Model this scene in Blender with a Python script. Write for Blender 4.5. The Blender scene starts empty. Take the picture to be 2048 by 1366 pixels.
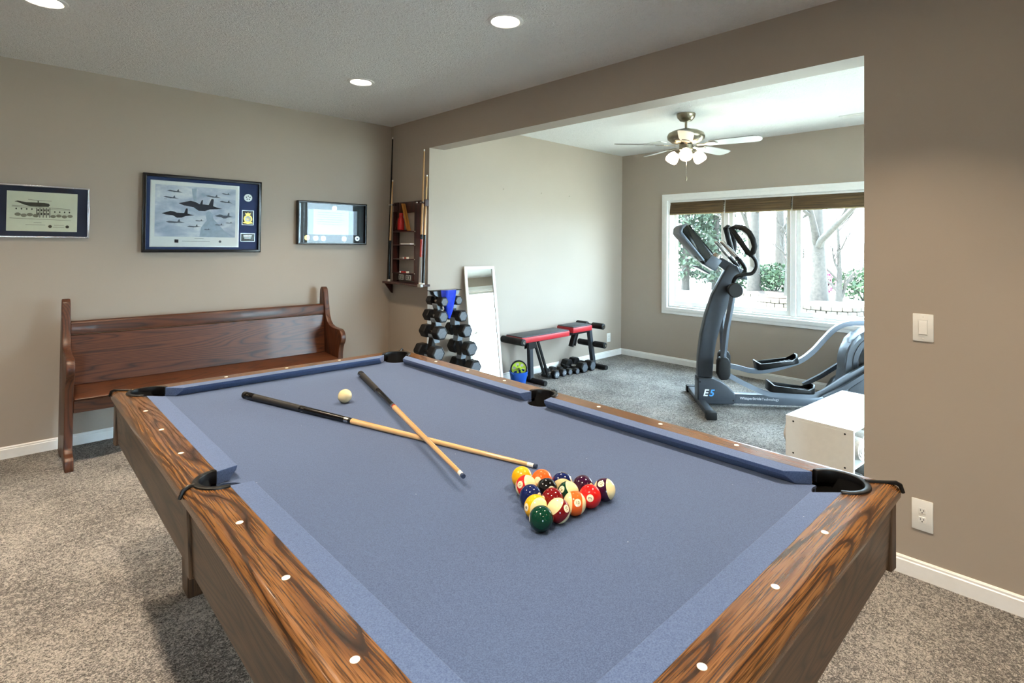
import bpy, bmesh, math, random
from mathutils import Vector, Matrix
random.seed(7)
PI = math.pi
S = bpy.context.scene
COL = S.collection

# ------------------------------------------------------------------ camera
F_PX, PPX, PPY = 1078.877, 1055.187, 474.243
YAW, PITCH, ROLL = 0.7800, 0.0158, 0.0099
cam = bpy.data.cameras.new('camera')
cam.sensor_width = 36.0
cam.lens = F_PX / 2048 * 36.0
cam.shift_x = (1024 - PPX) / 2048
cam.shift_y = (PPY - 683) / 2048
cam.clip_start, cam.clip_end = 0.05, 200
CAM = bpy.data.objects.new('camera', cam)
COL.objects.link(CAM)
CPOS = Vector((-2.9396, -5.0155, 1.4544))
_fw = Vector((math.sin(YAW) * math.cos(PITCH), math.cos(YAW) * math.cos(PITCH), math.sin(PITCH)))
_r = Vector((math.cos(YAW), -math.sin(YAW), 0))
_u = _r.cross(_fw)
_r2 = _r * math.cos(ROLL) + _u * math.sin(ROLL)
_u2 = _u * math.cos(ROLL) - _r * math.sin(ROLL)
_m = Matrix((_r2, _u2, -_fw)).transposed().to_4x4()
_m.translation = CPOS
CAM.matrix_world = _m
S.camera = CAM

# ------------------------------------------------------------------ world, exposure
SKY_STRENGTH = 27.0
SUN_STRENGTH = 46.0
DOWNLIGHT = 15.0          # watts for each recessed lamp
FANLIGHT = 8.0
EXPOSURE = 0.42
w = bpy.data.worlds.new('overcast_sky')
S.world = w
w.use_nodes = True
bg = w.node_tree.nodes['Background']
bg.inputs[0].default_value = (0.62, 0.82, 1.0, 1)
bg.inputs[1].default_value = SKY_STRENGTH
sun = bpy.data.lights.new('sun', 'SUN')
sun.energy = SUN_STRENGTH
sun.angle = math.radians(3)
sun.color = (1.0, 0.96, 0.90)
SUN = bpy.data.objects.new('sun', sun)
COL.objects.link(SUN)
SUN.rotation_euler = Vector((0.12, -0.20, -0.97)).to_track_quat('-Z', 'Y').to_euler()   # high behind the house: falls on the yard, not into the rooms
S.view_settings.view_transform = 'Standard'
S.view_settings.look = 'None'
S.view_settings.exposure = EXPOSURE
S.view_settings.gamma = 1
S.view_settings.use_curve_mapping = False
S.cycles.use_denoising = True
S.cycles.max_bounces = 8
S.cycles.diffuse_bounces = 6
S.cycles.transparent_max_bounces = 12
S.cycles.sample_clamp_indirect = 6
S.cycles.caustics_reflective = False
S.cycles.caustics_refractive = False

# ------------------------------------------------------------------ materials
def srgb(r, g, b):
    f = lambda c: (c / 255 / 12.92) if c / 255 <= 0.04045 else ((c / 255 + 0.055) / 1.055) ** 2.4
    return (f(r), f(g), f(b), 1)

def newmat(name):
    m = bpy.data.materials.new(name)
    m.use_nodes = True
    nt = m.node_tree
    return m, nt, nt.nodes, nt.links, nt.nodes['Principled BSDF']

def setv(b, rough=None, metal=None, spec=None, coat=None, sheen=None):
    if rough is not None: b.inputs['Roughness'].default_value = rough
    if metal is not None: b.inputs['Metallic'].default_value = metal
    if spec is not None: b.inputs['Specular IOR Level'].default_value = spec
    if coat is not None:
        b.inputs['Coat Weight'].default_value = coat
        b.inputs['Coat Roughness'].default_value = 0.08
    if sheen is not None: b.inputs['Sheen Weight'].default_value = sheen

def objcoord(nt, scale=(1, 1, 1), rnd=0.0):
    N, L = nt.nodes, nt.links
    tc = N.new('ShaderNodeTexCoord')
    mp = N.new('ShaderNodeMapping')
    mp.inputs['Scale'].default_value = scale
    if rnd:
        oi = N.new('ShaderNodeObjectInfo')
        va = N.new('ShaderNodeVectorMath'); va.operation = 'MULTIPLY_ADD'
        cx = N.new('ShaderNodeCombineXYZ')
        for i in range(3): L.new(oi.outputs['Random'], cx.inputs[i])
        L.new(cx.outputs[0], va.inputs[0])
        va.inputs[1].default_value = (rnd, rnd * 0.7, rnd * 1.3)
        L.new(tc.outputs['Object'], va.inputs[2])
        L.new(va.outputs[0], mp.inputs[0])
    else:
        L.new(tc.outputs['Object'], mp.inputs[0])
    return mp.outputs[0]

def noise(nt, vec, scale, detail=2, rough=0.5, dist=0.0):
    n = nt.nodes.new('ShaderNodeTexNoise')
    n.inputs['Scale'].default_value = scale
    n.inputs['Detail'].default_value = detail
    n.inputs['Roughness'].default_value = rough
    n.inputs['Distortion'].default_value = dist
    if vec is not None: nt.links.new(vec, n.inputs['Vector'])
    return n.outputs['Fac']

def ramp(nt, fac, stops, interp='LINEAR'):
    r = nt.nodes.new('ShaderNodeValToRGB')
    r.color_ramp.interpolation = interp
    e = r.color_ramp.elements
    while len(e) > 1: e.remove(e[-1])
    e[0].position, e[0].color = stops[0]
    for p, c in stops[1:]:
        k = e.new(p); k.color = c
    nt.links.new(fac, r.inputs[0])
    return r.outputs[0]

def mixc(nt, fac, a, b, mode='MIX'):
    m = nt.nodes.new('ShaderNodeMix'); m.data_type = 'RGBA'; m.blend_type = mode
    for sock, v in ((m.inputs[0], fac), (m.inputs[6], a), (m.inputs[7], b)):
        if isinstance(v, (int, float)): sock.default_value = v
        elif isinstance(v, tuple): sock.default_value = v
        else: nt.links.new(v, sock)
    return m.outputs[2]

def math_(nt, op, a, b=None):
    m = nt.nodes.new('ShaderNodeMath'); m.operation = op
    for i, v in enumerate((a, b)):
        if v is None: continue
        if isinstance(v, (int, float)): m.inputs[i].default_value = v
        else: nt.links.new(v, m.inputs[i])
    return m.outputs[0]

def bump(nt, b, height, strength=0.3, dist=0.01):
    n = nt.nodes.new('ShaderNodeBump')
    n.inputs['Strength'].default_value = strength
    n.inputs['Distance'].default_value = dist
    nt.links.new(height, n.inputs['Height'])
    nt.links.new(n.outputs[0], b.inputs['Normal'])

def plain(name, col, rough=0.5, metal=0.0, spec=None, coat=None, sheen=None, vary=0.06, scale=30, bmp=0.0):
    m, nt, N, L, b = newmat(name)
    v = objcoord(nt)
    n = noise(nt, v, scale, 3)
    lo = tuple(c * (1 - vary) for c in col[:3]) + (1,)
    hi = tuple(min(1, c * (1 + vary)) for c in col[:3]) + (1,)
    L.new(ramp(nt, n, [(0.3, lo), (0.7, hi)]), b.inputs['Base Color'])
    setv(b, rough, metal, spec, coat, sheen)
    if bmp: bump(nt, b, n, bmp, 0.002)
    return m

def emit(name, col, strength):
    m, nt, N, L, b = newmat(name)
    b.inputs['Base Color'].default_value = col
    b.inputs['Emission Color'].default_value = col
    b.inputs['Emission Strength'].default_value = strength
    return m

def wood(name, axis, light, mid, dark, ring=30.0, along=0.55, across=5.5, rough=0.28, coat=0.4, pores=0.75, contrast=1.0):
    m, nt, N, L, b = newmat(name)
    sc = {'x': (along, across, across), 'y': (across, along, across), 'z': (across, across, along)}[axis]
    v = objcoord(nt, sc, 9.0)
    n = noise(nt, v, 1.0, 2.0, 0.42, 0.35)
    fr = math_(nt, 'FRACT', math_(nt, 'MULTIPLY', n, ring))
    base = ramp(nt, fr, [(0.0, dark), (0.09, mid), (0.32, light), (0.66, light), (0.88, mid), (1.0, dark)])
    ps = {'x': (9, 330, 330), 'y': (330, 9, 330), 'z': (330, 330, 9)}[axis]
    v2 = objcoord(nt, ps, 3.0)
    p = noise(nt, v2, 1.0, 2, 0.6)
    pm = ramp(nt, p, [(0.46, (1, 1, 1, 1)), (0.62, (0, 0, 0, 1))])
    pm2 = math_(nt, 'MULTIPLY', math_(nt, 'SUBTRACT', 1.0, pm), pores)
    col = mixc(nt, pm2, base, dark)
    v3 = objcoord(nt, tuple(s * 0.35 for s in sc), 5.0)
    big = noise(nt, v3, 1.0, 2)
    col = mixc(nt, math_(nt, 'MULTIPLY', big, 0.5 * contrast), col, mixc(nt, 1.0, col, mid, 'MULTIPLY'))
    L.new(col, b.inputs['Base Color'])
    setv(b, rough, coat=coat)
    bump(nt, b, p, 0.12, 0.001)
    return m

OAK_L, OAK_M, OAK_D = srgb(136, 95, 54), srgb(104, 68, 36), srgb(30, 18, 10)
M = {}
for a in 'xyz':
    M['oak_' + a] = wood('golden_oak_' + a, a, OAK_L, OAK_M, OAK_D, rough=0.26, coat=0.3)
    M['apron_' + a] = wood('apron_oak_' + a, a, srgb(98, 72, 50), srgb(76, 52, 34), srgb(38, 25, 15), ring=26, rough=0.42, coat=0.05, pores=0.6)
    M['pew_' + a] = wood('pew_oak_' + a, a, srgb(102, 57, 32), srgb(84, 45, 25), srgb(50, 26, 15), ring=24, rough=0.42, coat=0.08, pores=0.4)
M['maple'] = wood('maple_shaft', 'x', srgb(224, 190, 140), srgb(214, 176, 124), srgb(196, 156, 104), ring=4, across=40, rough=0.25, coat=0.5, pores=0.15)
M['mahogany'] = wood('mahogany', 'z', srgb(78, 32, 26), srgb(60, 22, 18), srgb(34, 12, 10), ring=6, rough=0.3, coat=0.4, pores=0.4)
M['blond'] = wood('blond_wood', 'z', srgb(206, 142, 62), srgb(186, 122, 48), srgb(150, 92, 34), ring=5, across=20, rough=0.4, coat=0.2, pores=0.2)

def wallpaint(name, col):
    m, nt, N, L, b = newmat(name)
    v = objcoord(nt)
    n = noise(nt, v, 1.3, 3)
    L.new(ramp(nt, n, [(0.3, tuple(c * 0.97 for c in col[:3]) + (1,)), (0.7, tuple(c * 1.02 for c in col[:3]) + (1,))]), b.inputs['Base Color'])
    setv(b, 0.55, spec=0.35)
    bump(nt, b, noise(nt, v, 160, 3), 0.10, 0.002)
    return m
M['wall'] = wallpaint('taupe_wall_paint', srgb(170, 158, 145))
M['trim'] = plain('white_trim_paint', srgb(246, 246, 244), 0.35, vary=0.02)

def ceiling_mat():
    m, nt, N, L, b = newmat('stomped_ceiling_paint')
    v = objcoord(nt)
    wv = noise(nt, v, 7, 3, 0.6, 3.0)
    fine = noise(nt, v, 24, 3, 0.6, 3.0)
    h = math_(nt, 'ADD', math_(nt, 'MULTIPLY', math_(nt, 'PINGPONG', math_(nt, 'MULTIPLY', fine, 5.0), 1.0), 0.5), math_(nt, 'MULTIPLY', wv, 0.6))
    b.inputs['Base Color'].default_value = srgb(248, 248, 247)
    setv(b, 0.9, spec=0.2)
    bump(nt, b, h, 0.8, 0.010)
    return m
M['ceiling'] = ceiling_mat()

def carpet_mat():
    m, nt, N, L, b = newmat('frieze_carpet')
    v = objcoord(nt)
    warp = nt.nodes.new('ShaderNodeVectorMath'); warp.operation = 'MULTIPLY_ADD'
    wn = nt.nodes.new('ShaderNodeTexNoise'); wn.inputs['Scale'].default_value = 60
    L.new(v, wn.inputs['Vector'])
    L.new(wn.outputs['Color'], warp.inputs[0]); warp.inputs[1].default_value = (0.02, 0.02, 0.02); L.new(v, warp.inputs[2])
    n = noise(nt, warp.outputs[0], 165, 3, 0.7, 0.6)
    big = noise(nt, v, 2.6, 3, 0.6)
    coarse = noise(nt, v, 42, 3, 0.7, 0.5)
    f = math_(nt, 'ADD', math_(nt, 'ADD', n, math_(nt, 'MULTIPLY', math_(nt, 'SUBTRACT', coarse, 0.5), 0.35)), math_(nt, 'MULTIPLY', math_(nt, 'SUBTRACT', big, 0.5), 0.26))
    c = ramp(nt, f, [(0.37, srgb(30, 26, 24)), (0.465, srgb(98, 91, 85)), (0.59, srgb(202, 196, 189))])
    L.new(c, b.inputs['Base Color'])
    setv(b, 0.95, spec=0.1, sheen=0.3)
    bump(nt, b, n, 1.0, 0.02)
    return m
M['carpet'] = carpet_mat()

def felt_mat(name, lo, hi, worn):
    m, nt, N, L, b = newmat(name)
    v = objcoord(nt)
    n = noise(nt, v, 420, 3, 0.7)
    n2 = noise(nt, v, 5, 3)
    c = ramp(nt, n, [(0.32, lo), (0.68, hi)])
    c = mixc(nt, math_(nt, 'MULTIPLY', n2, 0.25), c, worn)
    vo = nt.nodes.new('ShaderNodeTexVoronoi'); vo.inputs['Scale'].default_value = 16
    L.new(v, vo.inputs['Vector'])
    sp = ramp(nt, vo.outputs['Distance'], [(0.018, (1, 1, 1, 1)), (0.03, (0, 0, 0, 1))])
    c = mixc(nt, math_(nt, 'MULTIPLY', sp, 0.55), c, srgb(205, 212, 226))
    L.new(c, b.inputs['Base Color'])
    setv(b, 0.9, spec=0.15, sheen=0.25)
    bump(nt, b, n, 0.35, 0.001)
    return m
M['felt'] = felt_mat('slate_blue_felt', srgb(52, 69, 104), srgb(83, 104, 142), srgb(62, 79, 114))  # bed tone darker than the cushion felt, painting in the noses' shade
M['cushion'] = felt_mat('slate_blue_cushion_felt', srgb(58, 77, 116), srgb(91, 113, 154), srgb(69, 88, 126))

def pane_mat():
    m, nt, N, L, b = newmat('clear_pane_glass')
    N.remove(b)
    out = [x for x in N if x.type == 'OUTPUT_MATERIAL'][0]
    tr = N.new('ShaderNodeBsdfTransparent'); tr.inputs[0].default_value = (0.97, 0.99, 0.98, 1)
    gl = N.new('ShaderNodeBsdfGlossy'); gl.inputs['Roughness'].default_value = 0.01
    lw = N.new('ShaderNodeLayerWeight'); lw.inputs[0].default_value = 0.5
    f5 = math_(nt, 'POWER', lw.outputs['Facing'], 5.0)
    fr = math_(nt, 'ADD', math_(nt, 'MULTIPLY', f5, 0.90), 0.015)
    mx = N.new('ShaderNodeMixShader')
    L.new(fr, mx.inputs[0]); L.new(tr.outputs[0], mx.inputs[1]); L.new(gl.outputs[0], mx.inputs[2])
    L.new(mx.outputs[0], out.inputs[0])
    return m
M['glass'] = pane_mat()
M['mirror'] = plain('silvered_mirror', (0.9, 0.93, 0.93, 1), 0.015, 1.0, vary=0.01)
M['white'] = plain('white_laminate', srgb(236, 235, 231), 0.35, vary=0.02)
M['plastic_white'] = plain('white_plastic', srgb(238, 237, 232), 0.3, vary=0.01)
M['black'] = plain('black_plastic', srgb(13, 13, 14), 0.42, spec=.35, vary=0.1)
M['void'] = plain('black_pocket_leather', srgb(9, 9, 10), 0.7, vary=0.1)
M['rubber'] = plain('black_rubber', srgb(17, 17, 18), 0.6, spec=.3, vary=0.1)
M['castiron'] = plain('dark_cast_iron', srgb(19, 19, 21), 0.5, spec=.3, vary=0.12, scale=60)
M['hexface'] = plain('worn_hex_face', srgb(92, 97, 104), 0.5, vary=0.15, scale=80)
M['chrome'] = plain('brushed_chrome', srgb(205, 204, 200), 0.22, 1.0, vary=0.04)
M['nickel'] = plain('brushed_nickel', srgb(150, 142, 124), 0.28, 1.0, vary=0.08)
M['charcoal'] = plain('charcoal_powder_coat', srgb(58, 63, 70), 0.38, 0.3, vary=0.05)
M['steel'] = plain('grey_painted_steel', srgb(96, 103, 112), 0.35, 0.4, vary=0.04)
M['panelgrey'] = plain('grey_rack_steel', srgb(126, 134, 142), 0.4, 0.3, vary=0.05)
M['red'] = plain('red_vinyl', srgb(176, 34, 42), 0.4, vary=0.06)
M['padtop'] = plain('black_grey_vinyl', srgb(64, 68, 74), 0.5, vary=0.1)
M['redbottle'] = plain('red_plastic', srgb(176, 26, 26), 0.35, vary=0.05)
M['blue'] = plain('blue_plastic', srgb(28, 84, 178), 0.35, vary=0.06)
M['bluebag'] = plain('glossy_blue_plastic', srgb(32, 62, 200), 0.12, vary=0.15, coat=0.6)
M['lime'] = plain('lime_plastic', srgb(176, 206, 60), 0.35, vary=0.05)
M['ivory'] = plain('ivory_inlay', srgb(244, 240, 228), 0.25, vary=0.01)
M['cream'] = plain('cream_phenolic', srgb(232, 216, 168), 0.06, coat=0.8, vary=0.02)
M['cuewhite'] = plain('white_ferrule', srgb(240, 236, 226), 0.25, vary=0.02)
M['tipblue'] = plain('chalked_tip', srgb(40, 56, 84), 0.8)
M['cueblack'] = plain('black_lacquer', srgb(10, 10, 11), 0.18, spec=.4, vary=0.1)
M['irishlinen'] = plain('speckled_wrap', srgb(26, 26, 27), 0.6, vary=0.4, scale=400)
M['cuered'] = plain('red_lacquer', srgb(168, 44, 30), 0.2, coat=0.5)
M['cuegrey'] = plain('grey_wrap', srgb(150, 148, 146), 0.6, vary=0.3, scale=300)
M['towel'] = plain('white_terry', srgb(214, 208, 202), 0.95, vary=0.12, scale=120, bmp=0.5)
M['towelgrey'] = plain('grey_terry', srgb(96, 94, 92), 0.95, vary=0.2, scale=120, bmp=0.5)
M['frameblack'] = plain('black_frame_lacquer', srgb(18, 17, 18), 0.25, vary=0.1)
M['framesilver'] = plain('silver_frame_metal', srgb(226, 224, 228), 0.22, 0.9, vary=0.03)
M['navymat'] = plain('navy_mat_board', srgb(34, 38, 62), 0.8, vary=0.05)
M['bluemat'] = plain('blue_mat_board', srgb(38, 56, 104), 0.8, vary=0.06)
M['darkmat'] = plain('charcoal_mat_board', srgb(38, 46, 56), 0.6, vary=0.15, scale=60)
M['paper'] = plain('cream_paper', srgb(222, 218, 198), 0.8, vary=0.02)
M['paperwhite'] = plain('white_paper', srgb(236, 236, 240), 0.8, vary=0.02)
M['ink'] = plain('sepia_ink', srgb(66, 60, 50), 0.9, vary=0.2)
M['inkmid'] = plain('light_sepia_ink', srgb(138, 130, 112), 0.9, vary=0.15)
M['jet'] = plain('dark_print_ink', srgb(44, 46, 62), 0.8, vary=0.2, scale=200)
M['jetmid'] = plain('grey_print_ink', srgb(92, 98, 116), 0.8, vary=0.2, scale=200)
M['ghost'] = plain('pale_blue_print_ink', srgb(168, 182, 204), 0.8, vary=0.1)
M['gold'] = plain('gold_metal', srgb(206, 168, 84), 0.3, 0.9, vary=0.08)
M['silver'] = plain('silver_coin', srgb(220, 220, 222), 0.35, 0.6, vary=0.15, scale=300)
M['bark'] = plain('grey_bark', srgb(48, 43, 38), 0.9, vary=0.3, scale=14, bmp=0.6)
M['leafgreen'] = plain('spring_leaf', srgb(84, 96, 40), 0.7, vary=0.25, scale=2)
M['pine'] = plain('pine_needles', srgb(40, 52, 36), 0.8, vary=0.3, scale=3)
M['shrub'] = plain('shrub_leaf', srgb(36, 54, 30), 0.8, vary=0.3, scale=3)
M['pinkflower'] = plain('pink_blossom', srgb(150, 70, 115), 0.8, vary=0.2)
M['stone'] = plain('limestone', srgb(70, 62, 54), 0.9, vary=0.35, scale=6, bmp=0.5)
M['soil'] = plain('mulch', srgb(50, 38, 30), 0.95, vary=0.4, scale=30)
M['lawn'] = plain('spring_lawn', srgb(152, 154, 144), 0.95, vary=0.2, scale=8)
M['screen'] = plain('dark_console_screen', srgb(16, 22, 20), 0.15, vary=0.1)
M['printwhite'] = plain('white_print', srgb(232, 236, 240), 0.5, vary=0.01)
M['printblue'] = plain('blue_print', srgb(70, 150, 220), 0.5, vary=0.01)
M['lamp'] = emit('warm_lamp_lens', srgb(255, 240, 214), 36.0)
M['fanlamp'] = emit('frosted_fan_shade', srgb(255, 232, 196), FANLIGHT)
M['bladetop'] = plain('pale_fan_blade', srgb(142, 140, 136), 0.4, vary=0.05)
M['shade'] = None
M['hem'] = plain('tan_shade_hem', srgb(158, 138, 104), .7)

def sky_print():
    m, nt, N, L, b = newmat('cloudy_sky_print')
    v = objcoord(nt, (5, 5, 9))
    n = noise(nt, v, 1.0, 5, 0.6, 0.4)
    L.new(ramp(nt, n, [(0.3, srgb(150, 166, 196)), (0.5, srgb(196, 202, 222)), (0.68, srgb(238, 238, 246))]), b.inputs['Base Color'])
    setv(b, 0.7)
    return m
M['skyprint'] = sky_print()

def woven():
    m, nt, N, L, b = newmat('woven_wood_shade')
    v = objcoord(nt, (1, 3, 160))
    n = noise(nt, v, 1.0, 3, 0.6)
    L.new(ramp(nt, n, [(0.3, srgb(52, 38, 20)), (0.55, srgb(92, 70, 40)), (0.75, srgb(132, 106, 68))]), b.inputs['Base Color'])
    setv(b, 0.7)
    bump(nt, b, n, 0.4, 0.003)
    return m
M['shade'] = woven()

def ball_mat(name, col, stripe):
    m, nt, N, L, b = newmat(name)
    if stripe:
        tc = N.new('ShaderNodeTexCoord'); sx = N.new('ShaderNodeSeparateXYZ')
        L.new(tc.outputs['Object'], sx.inputs[0])
        a = math_(nt, 'ABSOLUTE', sx.outputs[2])
        f = math_(nt, 'LESS_THAN', a, 0.0130)
        L.new(mixc(nt, f, srgb(234, 218, 166), col), b.inputs['Base Color'])
    else:
        b.inputs['Base Color'].default_value = col
    setv(b, 0.07, spec=.45)
    return m

# ------------------------------------------------------------------ mesh helpers
class MB:
    def __init__(s): s.v, s.f = [], []
    def add(s, vs, fs):
        o = len(s.v); s.v += [tuple(x) for x in vs]; s.f += [tuple(i + o for i in f) for f in fs]; return s
    def box(s, x0, x1, y0, y1, z0, z1, mat=None):
        vs = [Vector((x, y, z)) for z in (z0, z1) for y in (y0, y1) for x in (x0, x1)]
        if mat is not None: vs = [mat @ q for q in vs]
        return s.add(vs, [(0, 2, 3, 1), (4, 5, 7, 6), (0, 1, 5, 4), (2, 6, 7, 3), (0, 4, 6, 2), (1, 3, 7, 5)])
    def prism(s, poly, axis, a, b, mat=None):
        n = len(poly)
        def P(p, t):
            q = {'x': (t, p[0], p[1]), 'y': (p[0], t, p[1]), 'z': (p[0], p[1], t)}[axis]
            q = Vector(q)
            return mat @ q if mat is not None else q
        vs = [P(p, a) for p in poly] + [P(p, b) for p in poly]
        fs = [tuple(range(n))[::-1], tuple(range(n, 2 * n))] + [(i, (i + 1) % n, n + (i + 1) % n, n + i) for i in range(n)]
        return s.add(vs, fs)
    def tube(s, pts, r, n=12, caps=True, squash=1.0, up=None, closed=False):
        pts = [Vector(p) for p in pts]
        R = r if isinstance(r, (list, tuple)) else [r] * len(pts)
        vs, fs = [], []
        m = len(pts)
        prev = None
        for i, p in enumerate(pts):
            if closed: t = pts[(i + 1) % m] - pts[(i - 1) % m]
            else: t = pts[min(i + 1, m - 1)] - pts[max(i - 1, 0)]
            t.normalize()
            if prev is None:
                ref = Vector(up) if up else (Vector((0, 0, 1)) if abs(t.z) < 0.9 else Vector((1, 0, 0)))
                a = ref - t * ref.dot(t)
            else:
                a = prev - t * prev.dot(t)
            a.normalize(); prev = a
            b = t.cross(a)
            for k in range(n):
                th = 2 * PI * k / n
                vs.append(p + (a * math.cos(th) + b * math.sin(th) * squash) * R[i])
        rng = m if closed else m - 1
        for i in range(rng):
            for k in range(n):
                j = (i + 1) % m
                fs.append((i * n + k, i * n + (k + 1) % n, j * n + (k + 1) % n, j * n + k))
        if caps and not closed:
            fs.append(tuple(range(n))[::-1]); fs.append(tuple(range((m - 1) * n, m * n)))
        return s.add(vs, fs)
    def lathe(s, prof, n=24, c=(0, 0, 0), mat=None, caps=True):
        vs, fs = [], []
        for r, z in prof:
            for k in range(n):
                q = Vector((r * math.cos(2 * PI * k / n), r * math.sin(2 * PI * k / n), z))
                if mat is not None: q = mat @ q
                vs.append(q + Vector(c))
        for i in range(len(prof) - 1):
            for k in range(n): fs.append((i * n + k, i * n + (k + 1) % n, (i + 1) * n + (k + 1) % n, (i + 1) * n + k))
        if caps:
            fs.append(tuple(range(n))[::-1]); fs.append(tuple(range((len(prof) - 1) * n, len(prof) * n)))
        return s.add(vs, fs)
    def ring_plate(s, outer, inner, axis, a, b):
        # rectangular plate with a rectangular hole; outer/inner = (u0,u1,v0,v1)
        def rect(r): return [(r[0], r[2]), (r[1], r[2]), (r[1], r[3]), (r[0], r[3])]
        def P(p, t): return {'x': (t, p[0], p[1]), 'y': (p[0], t, p[1]), 'z': (p[0], p[1], t)}[axis]
        vs = [P(p, t) for t in (a, b) for r in (outer, inner) for p in rect(r)]
        fs = []
        for i in range(4):
            j = (i + 1) % 4
            fs += [(i, j, 4 + j, 4 + i), (8 + j, 8 + i, 12 + i, 12 + j), (i, 8 + i, 8 + j, j), (4 + j, 12 + j, 12 + i, 4 + i)]
        return s.add(vs, fs)
    def arc_ring(s, c, r0, r1, a0, a1, z0, z1, n=20):
        vs, fs = [], []
        for i in range(n + 1):
            a = a0 + (a1 - a0) * i / n
            for r, z in ((r0, z0), (r1, z0), (r1, z1), (r0, z1)):
                vs.append((c[0] + r * math.cos(a), c[1] + r * math.sin(a), z))
        for i in range(n):
            for k in range(4): fs.append((i * 4 + k, i * 4 + (k + 1) % 4, i * 4 + 4 + (k + 1) % 4, i * 4 + 4 + k))
        fs += [(3, 2, 1, 0), (n * 4, n * 4 + 1, n * 4 + 2, n * 4 + 3)]
        return s.add(vs, fs)
    def mesh(s, name, mat, smooth=40, bevel=None, bsel=None, subdiv=0):
        bm = bmesh.new()
        vs = [bm.verts.new(v) for v in s.v]
        for f in s.f:
            try: bm.faces.new([vs[i] for i in f])
            except ValueError: pass
        bmesh.ops.recalc_face_normals(bm, faces=bm.faces)
        if bevel:
            es = [e for e in bm.edges if len(e.link_faces) == 2 and e.calc_face_angle(0) > 0.5 and (bsel is None or bsel(e))]
            if es: bmesh.ops.bevel(bm, geom=es, offset=bevel[0], segments=bevel[1], affect='EDGES', profile=0.5, clamp_overlap=True)
        me = bpy.data.meshes.new(name)
        bm.to_mesh(me); bm.free()
        if mat is not None: me.materials.append(M[mat] if isinstance(mat, str) else mat)
        if smooth:
            for p in me.polygons: p.use_smooth = True
            me.set_sharp_from_angle(angle=math.radians(smooth))
        return me
    def build(s, name, mat, parent=None, **k):
        return put(name, s.mesh(name, mat, **k), parent)

def put(name, me, parent=None):
    o = bpy.data.objects.new(name, me)
    COL.objects.link(o)
    if parent is not None: o.parent = parent
    return o

def tag(o, label=None, cat=None, group=None, kind=None):
    if label: o['label'] = label
    if cat: o['category'] = cat
    if group: o['group'] = group
    if kind: o['kind'] = kind
    return o

def thing(name, label, cat, loc=(0, 0, 0), rotz=0.0, group=None):
    o = bpy.data.objects.new(name, None)
    o.empty_display_size = 0.05
    COL.objects.link(o)
    o.location = loc
    o.rotation_euler = (0, 0, rotz)
    return tag(o, label, cat, group)

def struct(name, mb, mat, **k):
    return tag(mb.build(name, mat, **k), kind='structure')

_tcount = 0
def textmesh(body, size, mat, extrude=0.0, align='CENTER', shear=0.0, offset=0.0):
    cu = bpy.data.curves.new('text', 'FONT')
    cu.body = body; cu.size = size; cu.align_x = align; cu.align_y = 'CENTER'
    cu.extrude = extrude; cu.shear = shear; cu.offset = offset; cu.resolution_u = 3
    ob = bpy.data.objects.new('text', cu)
    COL.objects.link(ob)
    dg = bpy.context.evaluated_depsgraph_get()
    me = bpy.data.meshes.new_from_object(ob.evaluated_get(dg))
    bpy.data.objects.remove(ob); bpy.data.curves.remove(cu)
    me.materials.clear(); me.materials.append(M[mat])
    return me

def arc(cx, cy, r, a0, a1, n):
    return [(cx + r * math.cos(a0 + (a1 - a0) * i / n), cy + r * math.sin(a0 + (a1 - a0) * i / n)) for i in range(n + 1)]

# ------------------------------------------------------------------ room shell
H, DW, DY, EY, ZT, T, D, BB = 2.682, 0.0, 0.70, 4.318, 2.379, 0.17, 3.13, 0.079
XL, YB, GE = -6.4, -8.4, -6.3            # far left wall, back wall, gym end wall
struct('floor', MB().box(XL - .15, D + .15, YB - .15, .15, -.12, 0), 'carpet', smooth=0)
struct('ceiling', MB().box(XL - .15, D + .15, YB - .15, .15, H, H + .2), 'ceiling', smooth=0)
struct('wall_left', MB().box(XL, T, 0, .15, 0, H), 'wall', smooth=0)
struct('wall_right', MB().prism([(0, 0), (0, H), (YB, H), (YB, 0), (-EY, 0), (-EY, ZT), (-DY, ZT), (-DY, 0)], 'x', 0, T), 'wall', smooth=0)
struct('wall_gym_left', MB().box(T, D, -DY, -DY + .15, 0, H), 'wall', smooth=0)
WY0, WY1, WZ0, WZ1 = -4.385, -1.415, .70, 2.035
struct('wall_gym_window', MB().ring_plate((GE - .15, -DY + .15, 0, H), (WY0, WY1, WZ0, WZ1), 'x', D, D + .15), 'wall', smooth=0)
EX0, EX1, EZ0, EZ1 = 0.5, 2.85, .10, 2.40
struct('wall_gym_end', MB().ring_plate((T, D, 0, H), (EX0, EX1, EZ0, EZ1), 'y', GE, GE - .15), 'wall', smooth=0)
PX0, PX1, PZ1 = -5.2, -4.2, 2.05
struct('wall_back', MB().prism([(XL, 0), (XL, H), (0, H), (0, 0), (PX1, 0), (PX1, PZ1), (PX0, PZ1), (PX0, 0)], 'y', YB, YB - .15), 'wall', smooth=0)
struct('wall_far_left', MB().box(XL - .15, XL, YB, .15, 0, H), 'wall', smooth=0)

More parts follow.
